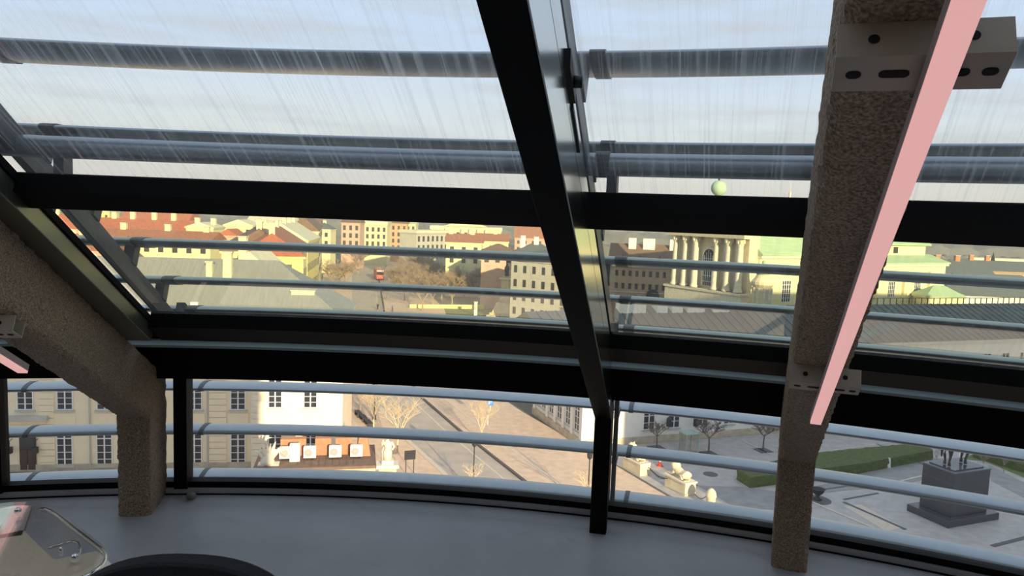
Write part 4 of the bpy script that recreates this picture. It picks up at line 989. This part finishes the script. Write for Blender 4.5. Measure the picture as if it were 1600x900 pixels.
# urn
q = on_z(1277, 781, Zc); t = thing('planter_urn', 'dark iron urn on the paving right of the concrete frame', 'urn', (q.x, q.y, Zc))
MB().lathe([(.38, 0), (.38, .15), (.16, .3), (.16, .42), (.5, .75), (.62, 1.05), (.68, 1.1), (.55, 1.05), (.4, .8)], (0, 0, 0), 18).build('bowl', 'iron', t, smooth=True)
MB().lathe([(1.25, 0), (1.25, .03), (1.1, .035)], (0, 0, 0), 24).build('paving_ring', 'plaza_line', t)
# black granite monument pedestal with a bronze horse
B0, B1, B2 = Vector((39.0, 63.5)), Vector((37.0, 67.2)), Vector((45.1, 66.0))
e1 = (B2 - B0); L1 = e1.length; a1 = math.atan2(e1.y, e1.x); e2 = B1 - B0; L2 = e2.length
mo = thing('monument', 'black granite monument pedestal carrying a bronze horse', 'monument', (B0.x, B0.y, Zc), a1)
MB().span(0, L1, 0, L2, 0, .65).build('step', 'granite', mo, bevel=.03)
MB().span(.95, L1 - .95, .55, L2 - .5, .65, 4.6).build('block', 'granite', mo, bevel=.04)
MB().span(.9, L1 - .9, .5, L2 - .45, 4.6, 4.72).build('top_slab', 'granite_top', mo, bevel=.03)
MB().span(1.3, L1 - 1.5, .85, L2 - .85, 4.72, 4.82).build('horse_plinth', 'granite', mo)
for v in (1.2, 2.1, 3.0): MB().span(.93, .95, .6, L2 - .6, .65 + v - .02, .65 + v).build('joint', 'plaza_line', mo)
hz = 4.82; mb = MB(); hx, hy = L1 * .48, L2 * .5
for lx, ly, kx in ((1.0, .3, .1), (.75, -.3, .25), (-1.1, .3, -.15), (-1.35, -.32, .1)):
    mb.tube([(hx + lx + kx * .2, hy + ly, hz + .05), (hx + lx, hy + ly, hz + .5), (hx + lx + kx, hy + ly, hz + 1.0), (hx + lx * .9, hy + ly * .9, hz + 1.75)], [.16, .10, .14, .3], 8)
mb.tube([(hx - 1.45, hy, hz + 2.0), (hx - 1.0, hy, hz + 2.05), (hx, hy, hz + 1.95), (hx + .9, hy, hz + 2.1)], [.35, .58, .55, .5], 12)
mb.tube([(hx + .9, hy, hz + 2.2), (hx + 1.4, hy, hz + 2.9), (hx + 1.6, hy, hz + 3.3)], [.45, .3, .25], 10); mb.tube([(hx + 1.5, hy, hz + 3.35), (hx + 2.0, hy, hz + 3.0), (hx + 2.2, hy, hz + 2.8)], [.24, .18, .13], 8)
mb.tube([(hx - 1.6, hy, hz + 2.2), (hx - 2.0, hy, hz + 1.8), (hx - 2.0, hy, hz + .9)], [.12, .16, .08], 6)
mb.tube([(hx, hy, hz + 2.3), (hx, hy, hz + 2.9), (hx + .05, hy, hz + 3.5), (hx + .05, hy, hz + 3.75), (hx + .08, hy, hz + 4.0)], [.3, .28, .34, .12, .17], 10)
for s in (-1, 1):
    mb.tube([(hx, hy + .3 * s, hz + 2.5), (hx + .4, hy + .6 * s, hz + 2.1), (hx + .2, hy + .62 * s, hz + 1.4)], [.22, .18, .12], 8); mb.tube([(hx, hy + .38 * s, hz + 3.4), (hx + .2, hy + .55 * s, hz + 2.95), (hx + .6, hy + .35 * s, hz + 2.9)], [.13, .11, .08], 7)
remesh(mb.build('horse_and_rider', 'bronze', mo, smooth=True), .07)

# ------------------------------------------------------------------ street furniture
def lamp_post(x, y, h, label):
    q = on_z(x, y, Zp); t = thing('street_lamp', label, 'street lamp', (q.x, q.y, Zp), 0, 'street lamps')
    MB().lathe([(.22, 0), (.22, .5), (.12, .7), (.07, 1.2), (.05, h - .9)], (0, 0, 0), 10).build('pole', 'iron', t, smooth=True)
    MB().lathe([(.08, h - .9), (.22, h - .75), (.28, h - .2), (.1, h)], (0, 0, 0), 8).build('lantern', 'iron', t); MB().lathe([(.34, h - .2), (.05, h + .15)], (0, 0, 0), 8).build('hood', 'iron', t)
lamp_post(739, 768, 5.2, 'iron street lamp rising behind the young roadside tree')
lamp_post(918, 790, 5.2, 'iron street lamp just left of the middle post')
lamp_post(585, 655, 4.6, 'iron street lamp on the left pavement')
q = on_z(762, 664, Zp); t = thing('parking_sign', 'blue parking sign with a white P on a grey pole', 'sign', (q.x, q.y, Zp))
MB().tube([(0, 0, 0), (0, 0, 1.5), (.25, 0, 1.9), (.25, 0, 3.3)], .035, 8).build('pole', 'sign_white', t)
bd = MB().box((.25, -.05, 2.95), (.72, .03, .95)).build('panel', 'sign_blue', t)
for c_, d_ in (((.10, 2.95), (.11, .62)), ((.25, 3.21), (.22, .10)), ((.25, 2.96), (.22, .10)), ((.38, 3.085), (.10, .33))): MB().box((c_[0], -.075, c_[1]), (d_[0], .02, d_[1])).build('letter_stroke', 'sign_white', bd)
for k, (x, y) in enumerate(((560, 650), (568, 657), (576, 665))):
    q = on_z(x, y, Zp); t = thing('street_bench', ('far dark bench on the left pavement', 'middle dark bench on the left pavement', 'near dark bench on the left pavement')[k], 'bench', (q.x, q.y, Zp), R(114), 'dark street benches')
    for j in range(3): MB().box((0, -.22 + .22 * j, .5), (2.0, .18, .07)).build('slat', 'iron', t)
    for x_ in (-.8, .8): MB().box((x_, 0, .23), (.12, .6, .46)).build('leg', 'iron', t)
q = on_z(640, 740, Zp); t = thing('information_board', 'dark tilted board beside the gatehouse statue', 'board', (q.x, q.y, Zp), R(20))
MB().box((0, 0, 1.9), (1.1, .12, .9), 0).build('panel', 'cloth_dark', t)
for x_ in (-.4, .4): MB().box((x_, 0, .75), (.08, .08, 1.5)).build('leg', 'iron', t)

def person(x, y, label, top, legs, rz=0.0, h=1.74, bike=False):
    q = on_z(x, y, STREET + .02); t = thing('person', label, 'person', (q.x, q.y, STREET + .02), rz)
    mb = MB(); k = h / 1.74
    for s in (-1, 1):
        mb.tube([(s * .10, s * .14 + .0, .05), (s * .10, s * .10, .45), (s * .09, 0, .88)], [.055, .065, .10], 8); mb.tube([(s * .10, s * .14 - .02, .04), (s * .10, s * .14 - .18, .04)], [.05, .04], 6)
        mb.tube([(s * .20, 0, 1.42), (s * .26, s * .06, 1.15), (s * .24, -s * .10 - .06, .90)], [.065, .055, .04], 7)
        for f in range(5): mb.tube([(s * .24 + (f - 2) * .014, -s * .10 - .06, .89), (s * .24 + (f - 2) * .016, -s * .10 - .09, .79 - (.01 if f in (0, 4) else 0))], [.009, .007], 5)
    mb.tube([(0, 0, .86), (0, 0, 1.0), (0, 0, 1.25), (0, 0, 1.43), (0, 0, 1.50)], [.16, .15, .18, .19, .07], 12)
    mb.tube([(0, 0, 1.48), (0, -.01, 1.56), (0, -.015, 1.65), (0, 0, 1.73)], [.055, .085, .095, .05], 12); mb.tube([(0, -.09, 1.635), (0, -.125, 1.62)], [.018, .012], 6)
    remesh(mb.build('body', 'skin', t, smooth=True), .02)
    mb = MB(); mb.tube([(0, 0, .80), (0, 0, 1.0), (0, 0, 1.25), (0, 0, 1.44), (0, 0, 1.49)], [.20, .185, .205, .215, .09], 12)
    for s in (-1, 1): mb.tube([(s * .19, 0, 1.44), (s * .265, s * .06, 1.15), (s * .245, -s * .10 - .05, .93)], [.085, .072, .055], 8)
    remesh(mb.build('coat', top, t, smooth=True), .025)
    mb = MB()
    for s in (-1, 1): mb.tube([(s * .10, s * .14, .08), (s * .10, s * .10, .45), (s * .09, 0, .90)], [.075, .085, .12], 8)
    remesh(mb.build('trousers', legs, t, smooth=True), .025)
    MB().lathe([(.10, 1.62), (.105, 1.70), (.07, 1.75), (.01, 1.77)], (0, .015, 0), 10).build('hair', 'wood_dark', t, smooth=True)
person(590, 484, 'person in a dark coat walking on the far roadway', 'cloth_dark', 'cloth_dark', .3)
person(613, 487, 'person in a blue coat near the park edge of the road', 'cloth_blue', 'cloth_dark', 2.0)

# red bus down the street
q = on_z(594, 438, STREET + .02); bus = thing('red_bus', 'red bus far down the street', 'bus', (q.x, q.y, STREET + .02), R(16))
MB().span(-1.45, 1.45, 0, 11, .35, 3.9).build('body', 'bus_red', bus, bevel=.2); MB().span(-1.3, 1.3, -.03, 0, 2.0, 3.1).build('windscreen', 'win_glass', bus); MB().span(-1.2, 1.2, -.04, 0, 3.3, 3.7).build('destination_board', 'sign_white', bus)
for k in range(5): MB().span(1.44, 1.48, .8 + 2.0 * k, 2.5 + 2.0 * k, 1.9, 3.1).build('side_window', 'win_glass', bus)
for x in (-1.2, 1.2):
    for y in (2, 8.5): MB().tube([(x - .15, y, .5), (x + .15, y, .5)], .5, 14).build('wheel', 'iron', bus)
    MB().box((x * .85, -.04, .8), (.35, .05, .22)).build('headlamp', 'sign_white', bus)

# ------------------------------------------------------------------ the town beyond
def row_house(a, b, D, z1, wall, roof, label, nfl=4, name='town_house', win_w=1.1, step=3.0, near_side=True, ch=2):
    a, b = Vector(a), Vector(b); d = b - a; L = d.length
    h = Bld(name, label, tuple(a), math.degrees(math.atan2(d.y, d.x)), L, D, z1, wall, roof)
    n = max(2, int(L / step)); us = [L * (k + .5) / n for k in range(n)]; H = z1 - STREET
    zs = [STREET + H * (k + .6) / nfl for k in range(1, nfl)]
    h.rows('front', us, zs, win_w, 1.9)
    if near_side:
        m_ = max(1, int(D / 3.2)); h.rows('left', [D * (k + .5) / m_ for k in range(m_)], zs[-2:], 1.0, 1.6)
    for k in range(ch): h.chimney(L * (k + .7) / (ch + .4), D * .5, z1 + roof[1] * .5, z1 + roof[1] + 1.3, 1.5, .8)
    return h
row_house((-28.9, 103), (-34.3, 118), 8, -5.2, 'plaster_yellow', ('hip', 3.0, 'roof_red'), 'yellow corner house with red roof beyond the cream palace')
row_house((-34.6, 119), (-42.0, 140), 11, -5.6, 'plaster_butter', ('gable', 3.5, 'roof_brown'), 'butter coloured street house next to the yellow corner house', ch=3)
row_house((-42.6, 142), (-48.0, 174), 12, -7.0, 'plaster_butter', ('gable', 4.0, 'roof_rust'), 'long pale street house in the middle of the left row', ch=4)
row_house((-48.4, 176), (-53.0, 204), 12, -6.4, 'plaster_yellow', ('gable', 4.0, 'roof_pale'), 'yellow street house with pale roof further down the left row', ch=3)
row_house((-54, 207), (-67, 262), 8, -5.0, 'plaster_butter', ('gable', 4.0, 'roof_brown'), 'last long pale house of the left street row', ch=4)
def house(px, Y, w_, d, ye, rise, wall, rf, label, kind='gable', ang=0, cols=0, nfl=3, chim=(), ch_m='plaster_butter', ww=1.2, wh=1.7, name='town_house'):
    q = on_y(px, ye, Y); a = R(ang)
    h = Bld(name, label, (q.x - w_ / 2 * math.cos(a), q.y - w_ / 2 * math.sin(a)), ang, w_, d, q.z, wall, (kind, rise, rf), cat='house')
    if cols:
        h.rows('front', [w_ * (k + .5) / cols for k in range(cols)], [q.z - 2.2 - 3.3 * k for k in range(nfl)], ww, wh)
    for c, hgt in chim: h.chimney(w_ * c, d * .5, q.z + rise * .4, q.z + rise + hgt, 1.3, .9, ch_m)
    return h
house(240, 320, 29, 14, 345, 5.0, 'plaster_grey', 'roof_red', 'long red roofed house at the back left of the town', chim=((.3, 1.5), (.7, 1.5)))
house(205, 210, 31, 12, 361, 3.4, 'plaster_pink', 'roof_red', 'red roofed house with five white chimneys', chim=((.1, 1.9), (.25, 1.6), (.42, 2.2), (.62, 2.4), (.80, 2.4)), cols=9, nfl=1)
house(240, 172, 26, 9, 373, 1.9, 'plaster_butter', 'roof_rust', 'low rust roofed house behind the grey palace roof', chim=((.15, 1.3), (.55, 1.3), (.9, 1.0)), cols=8, nfl=1)
house(88, 235, 16, 12, 357, 4.4, 'plaster_butter', 'roof_red', 'red gabled house next to the left mullion', chim=((.3, 1.6), (.7, 1.6)))
house(150, 390, 14, 10, 331, .5, 'plaster_yellow', 'roof_pale', 'small yellow house on the skyline at the left', kind='flat', cols=4, nfl=2)
house(120, 152, 15, 10, 391, 3.2, 'plaster_pink', 'roof_rust', 'rust roofed house behind the louver rail at the left', chim=((.4, 1.6),))
house(312, 205, 7.5, 8, 355, 1.4, 'plaster_butter', 'roof_pale', 'narrow cream house with pale gable right of the white chimneys', kind='gable_v', cols=2, nfl=2, chim=((.2, 1.0), (.8, 1.0)))
house(356, 190, 4.6, 6, 368, 1.7, 'plaster_pink', 'roof_red', 'tiny house with a pointed red gable', kind='gable_v', cols=1, nfl=1)
house(428, 238, 16, 12, 372, 4.0, 'plaster_butter', 'roof_pale', 'house with broad pale sunlit roof above the street', kind='hip', chim=((.2, 1.4), (.5, 1.4), (.8, 1.4)), cols=6, nfl=1)
house(420, 290, 18, 12, 350, 3.0, 'plaster_butter', 'roof_pale', 'pale gabled house on the skyline above the street', chim=((.3, 1.2), (.7, 1.2)), cols=5, nfl=2)
house(372, 260, 10, 10, 352, 2.0, 'plaster_butter', 'roof_pale', 'small cream house left of the broad pale roof', kind='gable_v', cols=3, nfl=2)
house(503, 300, 7, 9, 358, 2.6, 'plaster_butter', 'roof_slate', 'narrow house with dark slate roof above the street', kind='hip', cols=2, nfl=3, chim=((.5, .8),))
house(470, 330, 16, 10, 352, 3.0, 'plaster_butter', 'roof_brown', 'brown roofed house at the back of the street', chim=((.5, 1.2),), cols=5, nfl=2)
pq = on_y(405, 437, 96)
r0 = Bld('town_house', 'pale gabled house rising just behind the grey palace roof', (pq.x - 4.6, 92.5), 0, 9.2, 6.5, -8.3, 'plaster_white', ('gable_v', 4.2, 'roof_pale'), cat='house'); r0.chimney(2.0, 5, -6, -2.6, 1.0, .8)
# end of the street
house(548, 325, 8, 10, 348, 2.0, 'plaster_pink', 'roof_brown', 'tall pink town house at the end of the street', cols=3, nfl=4, ww=1.2, wh=2)
house(583, 350, 13, 10, 351, 1.5, 'plaster_butter', 'roof_pale', 'tall cream town house between the pink and orange ones', kind='flat', cols=5, nfl=4, wh=2)
house(619, 380, 11, 10, 349, 2.0, 'plaster_orange', 'roof_brown', 'tall orange town house closing the street', cols=4, nfl=4, wh=2)
house(642, 385, 5, 10, 350, 1.5, 'plaster_butter', 'roof_pale', 'slim cream town house right of the orange one', cols=2, nfl=4, wh=2)
# classical palace with pediment
n1 = house(728, 300, 28, 14, 359, 1.2, 'plaster_butter', 'roof_pale', 'large cream classical palace with a pediment behind the park', kind='flat', cols=9, nfl=3, wh=2.2, name='classical_palace')
MB().add([(5, -1, n1.H + 1.2), (23, -1, n1.H + 1.2), (14, -1, n1.H + 4.2), (5, 2, n1.H + 1.2), (23, 2, n1.H + 1.2), (14, 2, n1.H + 4.2)], [(0, 1, 2), (5, 4, 3), (0, 3, 4, 1), (1, 4, 5, 2), (2, 5, 3, 0)]).build('pediment', 'plaster_butter', n1.o)
for k in range(6): MB().tube([(6 + 3.2 * k, -.6, n1.H - 9), (6 + 3.2 * k, -.6, n1.H + .4)], .5, 10).build('column', 'stone_pale', n1.o)
house(680, 285, 22, 8, 364, 1.0, 'plaster_grey', 'roof_pale', 'shaded grey palace wing running back to the classical palace', kind='flat', ang=58, cols=8, nfl=3, wh=2.0)
house(725, 232, 11, 9, 379, 2.6, 'plaster_butter', 'roof_rust', 'rust roofed house flanked by tall pale chimneys', chim=((.1, 1.6), (.72, 1.2)), cols=3, nfl=2)
house(768, 245, 11, 9, 377, 2.4, 'plaster_butter', 'roof_rust', 'rust roofed house right of the tall pale chimneys', chim=((.6, 1.2),), cols=3, nfl=2)
house(778, 205, 9, 8, 393, 2.0, 'plaster_pink', 'roof_brown', 'low house with dark red roof above the park trees', kind='hip', cols=3, nfl=1)
house(838, 200, 12, 9, 396, 2.4, 'plaster_grey', 'roof_slate', 'house with grey hipped roof left of the middle mullion', kind='hip', chim=((.2, 2.0), (.5, 1.8), (.8, 2.0)), ch_m='plaster_white')
house(850, 385, 30, 12, 373, 7.0, 'plaster_pink', 'roof_rust', 'red roofed house on the skyline left of the middle mullion', cols=8, nfl=2)
house(850, 172, 19, 10, 409, 2.4, 'plaster_grey', 'roof_slate', 'white shaded town house with window rows behind the column', kind='hip', ang=-38, cols=7, nfl=4, ww=.9, wh=1.7)  # white wall drawn in grey plaster, its shade put into the colour
kd = Bld('guard_house', 'small classical building with grey metal gable roof by the park', (.6, 122), -62, 9.5, 17, -16.2, 'plaster_white', ('gable_v', 2.6, 'roof_grey'), over=.7)
kd.rows('front', [1.8, 4.7, 7.6], [STREET + 3.6], 1.2, 3.0, near=True)
for k in range(5): MB().tube([(.7 + 2.0 * k, -.45, .3), (.7 + 2.0 * k, -.45, kd.H - .5)], .28, 10).build('column', 'stone_pale', kd.o)
MB().box((4.75, -.75, kd.H + 1.0), (.6, .1, .9)).build('pediment_opening', 'win_dark', kd.o)
for k in range(9): MB().add([(9.5 + .72, 1.2 + 1.8 * k, kd.H + .02), (4.75, 1.2 + 1.8 * k, kd.H + 2.63), (4.75, 1.3 + 1.8 * k, kd.H + 2.63), (9.5 + .72, 1.3 + 1.8 * k, kd.H + .02), (9.5 + .72, 1.2 + 1.8 * k, kd.H + .12), (4.75, 1.2 + 1.8 * k, kd.H + 2.73), (4.75, 1.3 + 1.8 * k, kd.H + 2.73), (9.5 + .72, 1.3 + 1.8 * k, kd.H + .12)], [(3, 2, 1, 0), (4, 5, 6, 7), (0, 1, 5, 4), (1, 2, 6, 5), (2, 3, 7, 6), (3, 0, 4, 7)]).build('roof_seam', 'roof_grey', kd.roof)
# brown convent left of the church
bq = on_y(952, 413, 152)
bn = Bld('brown_convent', 'brown building with small windows and an arch left of the church', (bq.x, bq.y), -12, 15.5, 12, bq.z, 'plaster_brown', ('gable', 4.2, 'roof_brown'))
for r_, z in enumerate((bq.z - 1.6, bq.z - 4.2, bq.z - 6.6)): bn.rows('front', [1.6 + 1.35 * k for k in range(8)], [z], .6, 1.15)
ar = arch_mesh(2.6, 3.0, -.12, 0).build('arch', 'win_dark', bn.o); ar.location = (9.0, 0, bq.z - 7.6 - STREET)
bn.add('string_course', 'plaster_grey', 0, 15.5, -.12, 0, bq.z - 5.5, bq.z - 5.3)
for c, w_ in ((4.2, 1.5), (7.6, 2.4), (12.8, 2.0)): bn.chimney(c, 5, bq.z + 1.5, bq.z + 5.4, w_, 1.2, 'plaster_white', cap=False)
for c in (2.5, 6, 10.0):
    MB().add([(c - 1, 1.2, bn.H + .4), (c + 1, 1.2, bn.H + .4), (c, 1.2, bn.H + 2.2), (c - 1, 4, bn.H + .4), (c + 1, 4, bn.H + .4), (c, 4, bn.H + 2.2)], [(0, 1, 2), (5, 4, 3), (0, 3, 4, 1), (1, 4, 5, 2), (2, 5, 3, 0)]).build('dormer', 'roof_brown', bn.o)
# roofs right of the church
house(1500, 200, 18, 10, 428, 3.4, 'plaster_brown', 'roof_slate', 'dark roofed house just right of the church', chim=((.3, 1.2), (.6, 1.2)), ch_m='terracotta')
house(1566, 235, 26, 12, 424, 3.0, 'plaster_brown', 'roof_slate', 'dark long roofed house near the spruce at the right edge', chim=((.25, 1.5), (.45, 1.5)), ch_m='terracotta')
house(1560, 160, 24, 9, 464, 4.6, 'plaster_white', 'roof_slate', 'grey roofed house with skylights behind the white palace ridge', kind='hip')
house(1478, 137, 7, 5, 464, 1.9, 'plaster_butter', 'roof_copper', 'low copper roofed annex at the foot of the church', kind='hip', cols=3, nfl=1)
house(1590, 330, 40, 10, 413, 2.2, 'plaster_white', 'roof_pale', 'far pale flat building at the right edge', kind='flat', cols=12, nfl=1)

# column monument in the park
mc = thing('column_monument', 'stone column monument with a statue standing in the park', 'monument', (-1.4, 189.5, STREET), R(-20))
MB().box((0, 0, .35), (7.6, 7.6, .7)).build('step', 'stone', mc); MB().box((0, 0, 1.0), (6.4, 6.4, .6)).build('step', 'stone', mc)
MB().box((0, 0, 2.5), (5.4, 5.4, 2.4), 0, .72).build('base', 'stone_cream', mc); MB().box((0, 0, 4.2), (3.2, 3.2, 1.0), 0, .85).build('base_block', 'stone', mc)
MB().box((0, 0, 7.2), (2.3, 2.3, 5.0), 0, .92).build('shaft', 'stone_cream', mc); MB().box((0, 0, 9.9), (3.0, 3.0, .4)).build('capital', 'stone_pale', mc); MB().box((0, 0, 10.3), (2.2, 2.2, .4)).build('capital', 'stone', mc)
mb = MB(); mb.tube([(0, 0, 10.5), (0, 0, 11.6), (0, 0, 12.6), (0, 0, 13.1), (0, 0, 13.25)], [.62, .5, .55, .4, .16], 10); mb.tube([(0, 0, 13.2), (0, 0, 13.5), (0, 0, 13.75)], [.16, .27, .15], 10)
mb.tube([(.45, 0, 12.9), (.65, -.1, 12.2), (.2, -.45, 12.3)], [.18, .15, .1], 7); mb.tube([(-.45, 0, 12.9), (-.62, 0, 12.1), (-.5, -.3, 11.6)], [.18, .15, .1], 7); remesh(mb.build('statue', 'bronze', mc, smooth=True), .07)

# park: lawns, low wall, stalls, trees
struct(MB().prism([(-30, 178), (12, 172), (14, 200), (-30, 215)], STREET - .02, STREET + .05).build('park_lawn', 'lawn'))
a, b = on_z(640, 482, STREET), on_z(757, 483, STREET)
tag(MB().prism([(a.x, a.y), (b.x, b.y), (b.x, b.y + .8), (a.x, a.y + .8)], STREET, STREET + 1.1).build('park_wall', 'plaster_yellow'), 'low sunlit yellow wall along the park', 'wall')
for k, (x, y, l) in enumerate(((672, 440, 'red market stall among the park trees'), (706, 441, 'brown wooden market stall near the yellow tower'))):
    q = on_z(x, y, STREET); st = thing('market_stall', l, 'stall', (q.x, q.y, STREET), .2)
    MB().span(-2, 2, 0, 3, 0, 2.6).build('body', 'stall_red' if k == 0 else 'wood_dark', st); MB().add([(-2.4, -.4, 2.6), (2.4, -.4, 2.6), (2.4, 3.4, 2.6), (-2.4, 3.4, 2.6), (-2.4, 1.5, 3.9), (2.4, 1.5, 3.9)], [(0, 1, 5, 4), (1, 2, 5), (2, 3, 4, 5), (3, 0, 4), (3, 2, 1, 0)]).build('roof', 'stall_red' if k == 0 else 'roof_pale', st)
    MB().span(-1.7, 1.7, -.3, 0, 1.0, 1.1).build('counter', 'stone_pale', st)
q = on_z(689, 441, STREET); tw = thing('lattice_tower', 'slim yellow lattice tower standing in the park', 'tower', (q.x, q.y, STREET))
for sx in (-1, 1):
    for sy in (-1, 1): MB().tube([(sx * .9, sy * .9, 0), (sx * .35, sy * .35, 6)], .09, 5).build('leg', 'plaster_yellow', tw)
for k in range(5):
    s = .9 - .55 * (k + .5) / 5.4; z = .9 + 1.15 * k; MB().tube([(-s, -s, z), (s, -s, z), (s, s, z), (-s, s, z), (-s, -s, z)], .07, 4).build('brace', 'plaster_yellow', tw)
q = on_z(743, 493, STREET); t = thing('kiosk_column', 'white information pillar left of the column monument', 'pillar', (q.x, q.y, STREET)); MB().box((0, 0, 1.7), (.8, .5, 3.4)).build('body', 'sign_white', t); MB().box((0, -.27, 2.3), (.6, .04, 1.6)).build('poster', 'plaster_grey', t); MB().box((0, 0, 3.5), (1.0, .7, .2)).build('cap', 'kerb', t)
wt = thing('white_van', 'white van parked by the street trees', 'van', tuple(on_z(544, 424, STREET)), R(15))
MB().span(-1, 1, 0, 5, .4, 2.3).build('body', 'sign_white', wt, bevel=.15); MB().span(-.85, .85, -.02, .0, 1.3, 2.0).build('windscreen', 'win_glass', wt)
for x in (-.95, .95):
    for y in (1, 4): MB().tube([(x - .1, y, .38), (x + .1, y, .38)], .38, 12).build('wheel', 'iron', wt)
rng = random.Random(4)
TL = [(615, 455), (632, 470), (648, 462), (660, 486), (672, 452), (690, 470), (700, 455), (712, 466), (725, 458), (735, 450), (745, 472), (758, 460), (770, 468), (812, 478), (826, 466), (838, 470), (850, 478), (860, 465), (640, 445), (655, 440), (752, 446), (815, 452), (625, 448), (638, 458), (665, 465), (680, 448), (695, 446), (720, 446), (765, 452), (780, 452), (800, 470), (832, 455), (845, 458), (868, 474), (706, 478), (676, 476), (512, 440), (530, 445), (522, 455), (540, 452), (505, 452)]
for k, (x, y) in enumerate(TL):
    q = on_z(x, y, STREET); side = 'between the roadway and the column monument' if x < 780 and x > 600 else ('right of the column monument' if x > 780 else 'along the left street houses')
    q.x, q.y = clear_of_houses(q.x, q.y, 3.0)
    plant(T_park[k % 3], 'bare brown tree in the park ' + side if x > 600 else 'bare brown tree ' + side, q.x, q.y, rng.uniform(.75, 1.05), rng.uniform(0, 6), 'twig_far', 'park trees ' + side)
for k, (x, y, Y, s) in enumerate(((812, 395, 255, 1.3), (790, 392, 262, 1.1), (826, 390, 280, 1.2), (560, 398, 300, .9), (655, 402, 290, 1.0), (1480, 425, 300, 1.2))):
    q = on_y(x, y, Y); q.x, q.y = clear_of_houses(q.x, q.y, 4.5); plant(T_park[k % 3], ('bare tree behind the dark red roof', 'bare tree left of the grey hipped roof', 'bare tree above the grey hipped roof', 'bare tree before the pink town house', 'bare tree before the grey palace wing', 'bare tree behind the church end')[k], q.x, q.y, s * 1.25, k * 1.1, 'twig_far', None)
q = on_y(1573, 440, 240); sp = thing('spruce', 'dark spruce at the right edge above the slate roofs', 'tree', (q.x, q.y + 8, STREET)); MB().tube([(0, 0, 0), (0, 0, 8)], [.35, .2], 8).build('trunk', 'bark_grey', sp)
topz = on_y(1573, 403, 240).z - STREET
for k in range(9):
    z = topz * .35 + (topz * .65) * k / 9; r_ = 3.4 * (1 - k / 9) + .3; n = 13; vs = [(0, 0, z + topz * .16)]
    for j in range(2 * n): a = math.pi * j / n; rr = r_ * (1 if j % 2 else .62) * rng.uniform(.85, 1.1); vs.append((rr * math.cos(a), rr * math.sin(a), z - .3 * (j % 2)))
    MB().add(vs, [(0, 1 + j, 1 + (j + 1) % (2 * n)) for j in range(2 * n)] + [tuple(range(2 * n, 0, -1))]).build('foliage', 'evergreen', sp)

# wooded country towards the horizon
def woods(name, y0, y1, x0, x1, hmin, hmax, seed, label, nx=150, ny=10):
    vs = []; fs = []
    for j in range(ny + 1):
        for i in range(nx + 1):
            x = x0 + (x1 - x0) * i / nx; y = y0 + (y1 - y0) * j / ny; e = 0 if j in (0, ny) or i in (0, nx) else 1
            h = (hmin + (hmax - hmin) * (.5 + .5 * noise.noise(Vector((x * .02 + seed, y * .02, 0))))) * (.75 + .5 * noise.noise(Vector((x * .15, y * .15, seed)))) * e
            vs.append((x, y, STREET - .05 + max(0, h)))
    for j in range(ny):
        for i in range(nx): a = j * (nx + 1) + i; fs.append((a, a + 1, a + nx + 2, a + nx + 1))
    o = MB().add(vs, fs).build(name, 'woods'); o['kind'] = 'stuff'; tag(o, label, 'woods'); return o
woods('tree_belt', 430, 520, -330, 400, 6, 15, 1, 'brown belt of bare trees behind the town')
woods('tree_belt', 700, 900, -600, 800, 8, 20, 5, 'farther hazy belt of bare woods below the skyline')
woods('far_woods', 1400, 1900, -1300, 1700, 14, 34, 9, 'hazy wooded ridge along the horizon', 200, 12)

# thin winter haze over the town
hm = bpy.data.materials.new('haze'); hm.use_nodes = True; ht = hm.node_tree; ht.nodes.clear()
hv = ht.nodes.new('ShaderNodeVolumeScatter'); hv.inputs['Density'].default_value = .00055; hv.inputs['Color'].default_value = (.95, .95, .95, 1); hv.inputs['Anisotropy'].default_value = .0
ho = ht.nodes.new('ShaderNodeOutputMaterial'); ht.links.new(hv.outputs[0], ho.inputs['Volume']); MATS['haze'] = hm
hz_ = MB().span(-1500, 1900, 135, 2600, STREET - .5, 90).build('haze', 'haze'); hz_['kind'] = 'stuff'; tag(hz_, 'thin pale winter haze over the distant town', 'haze')
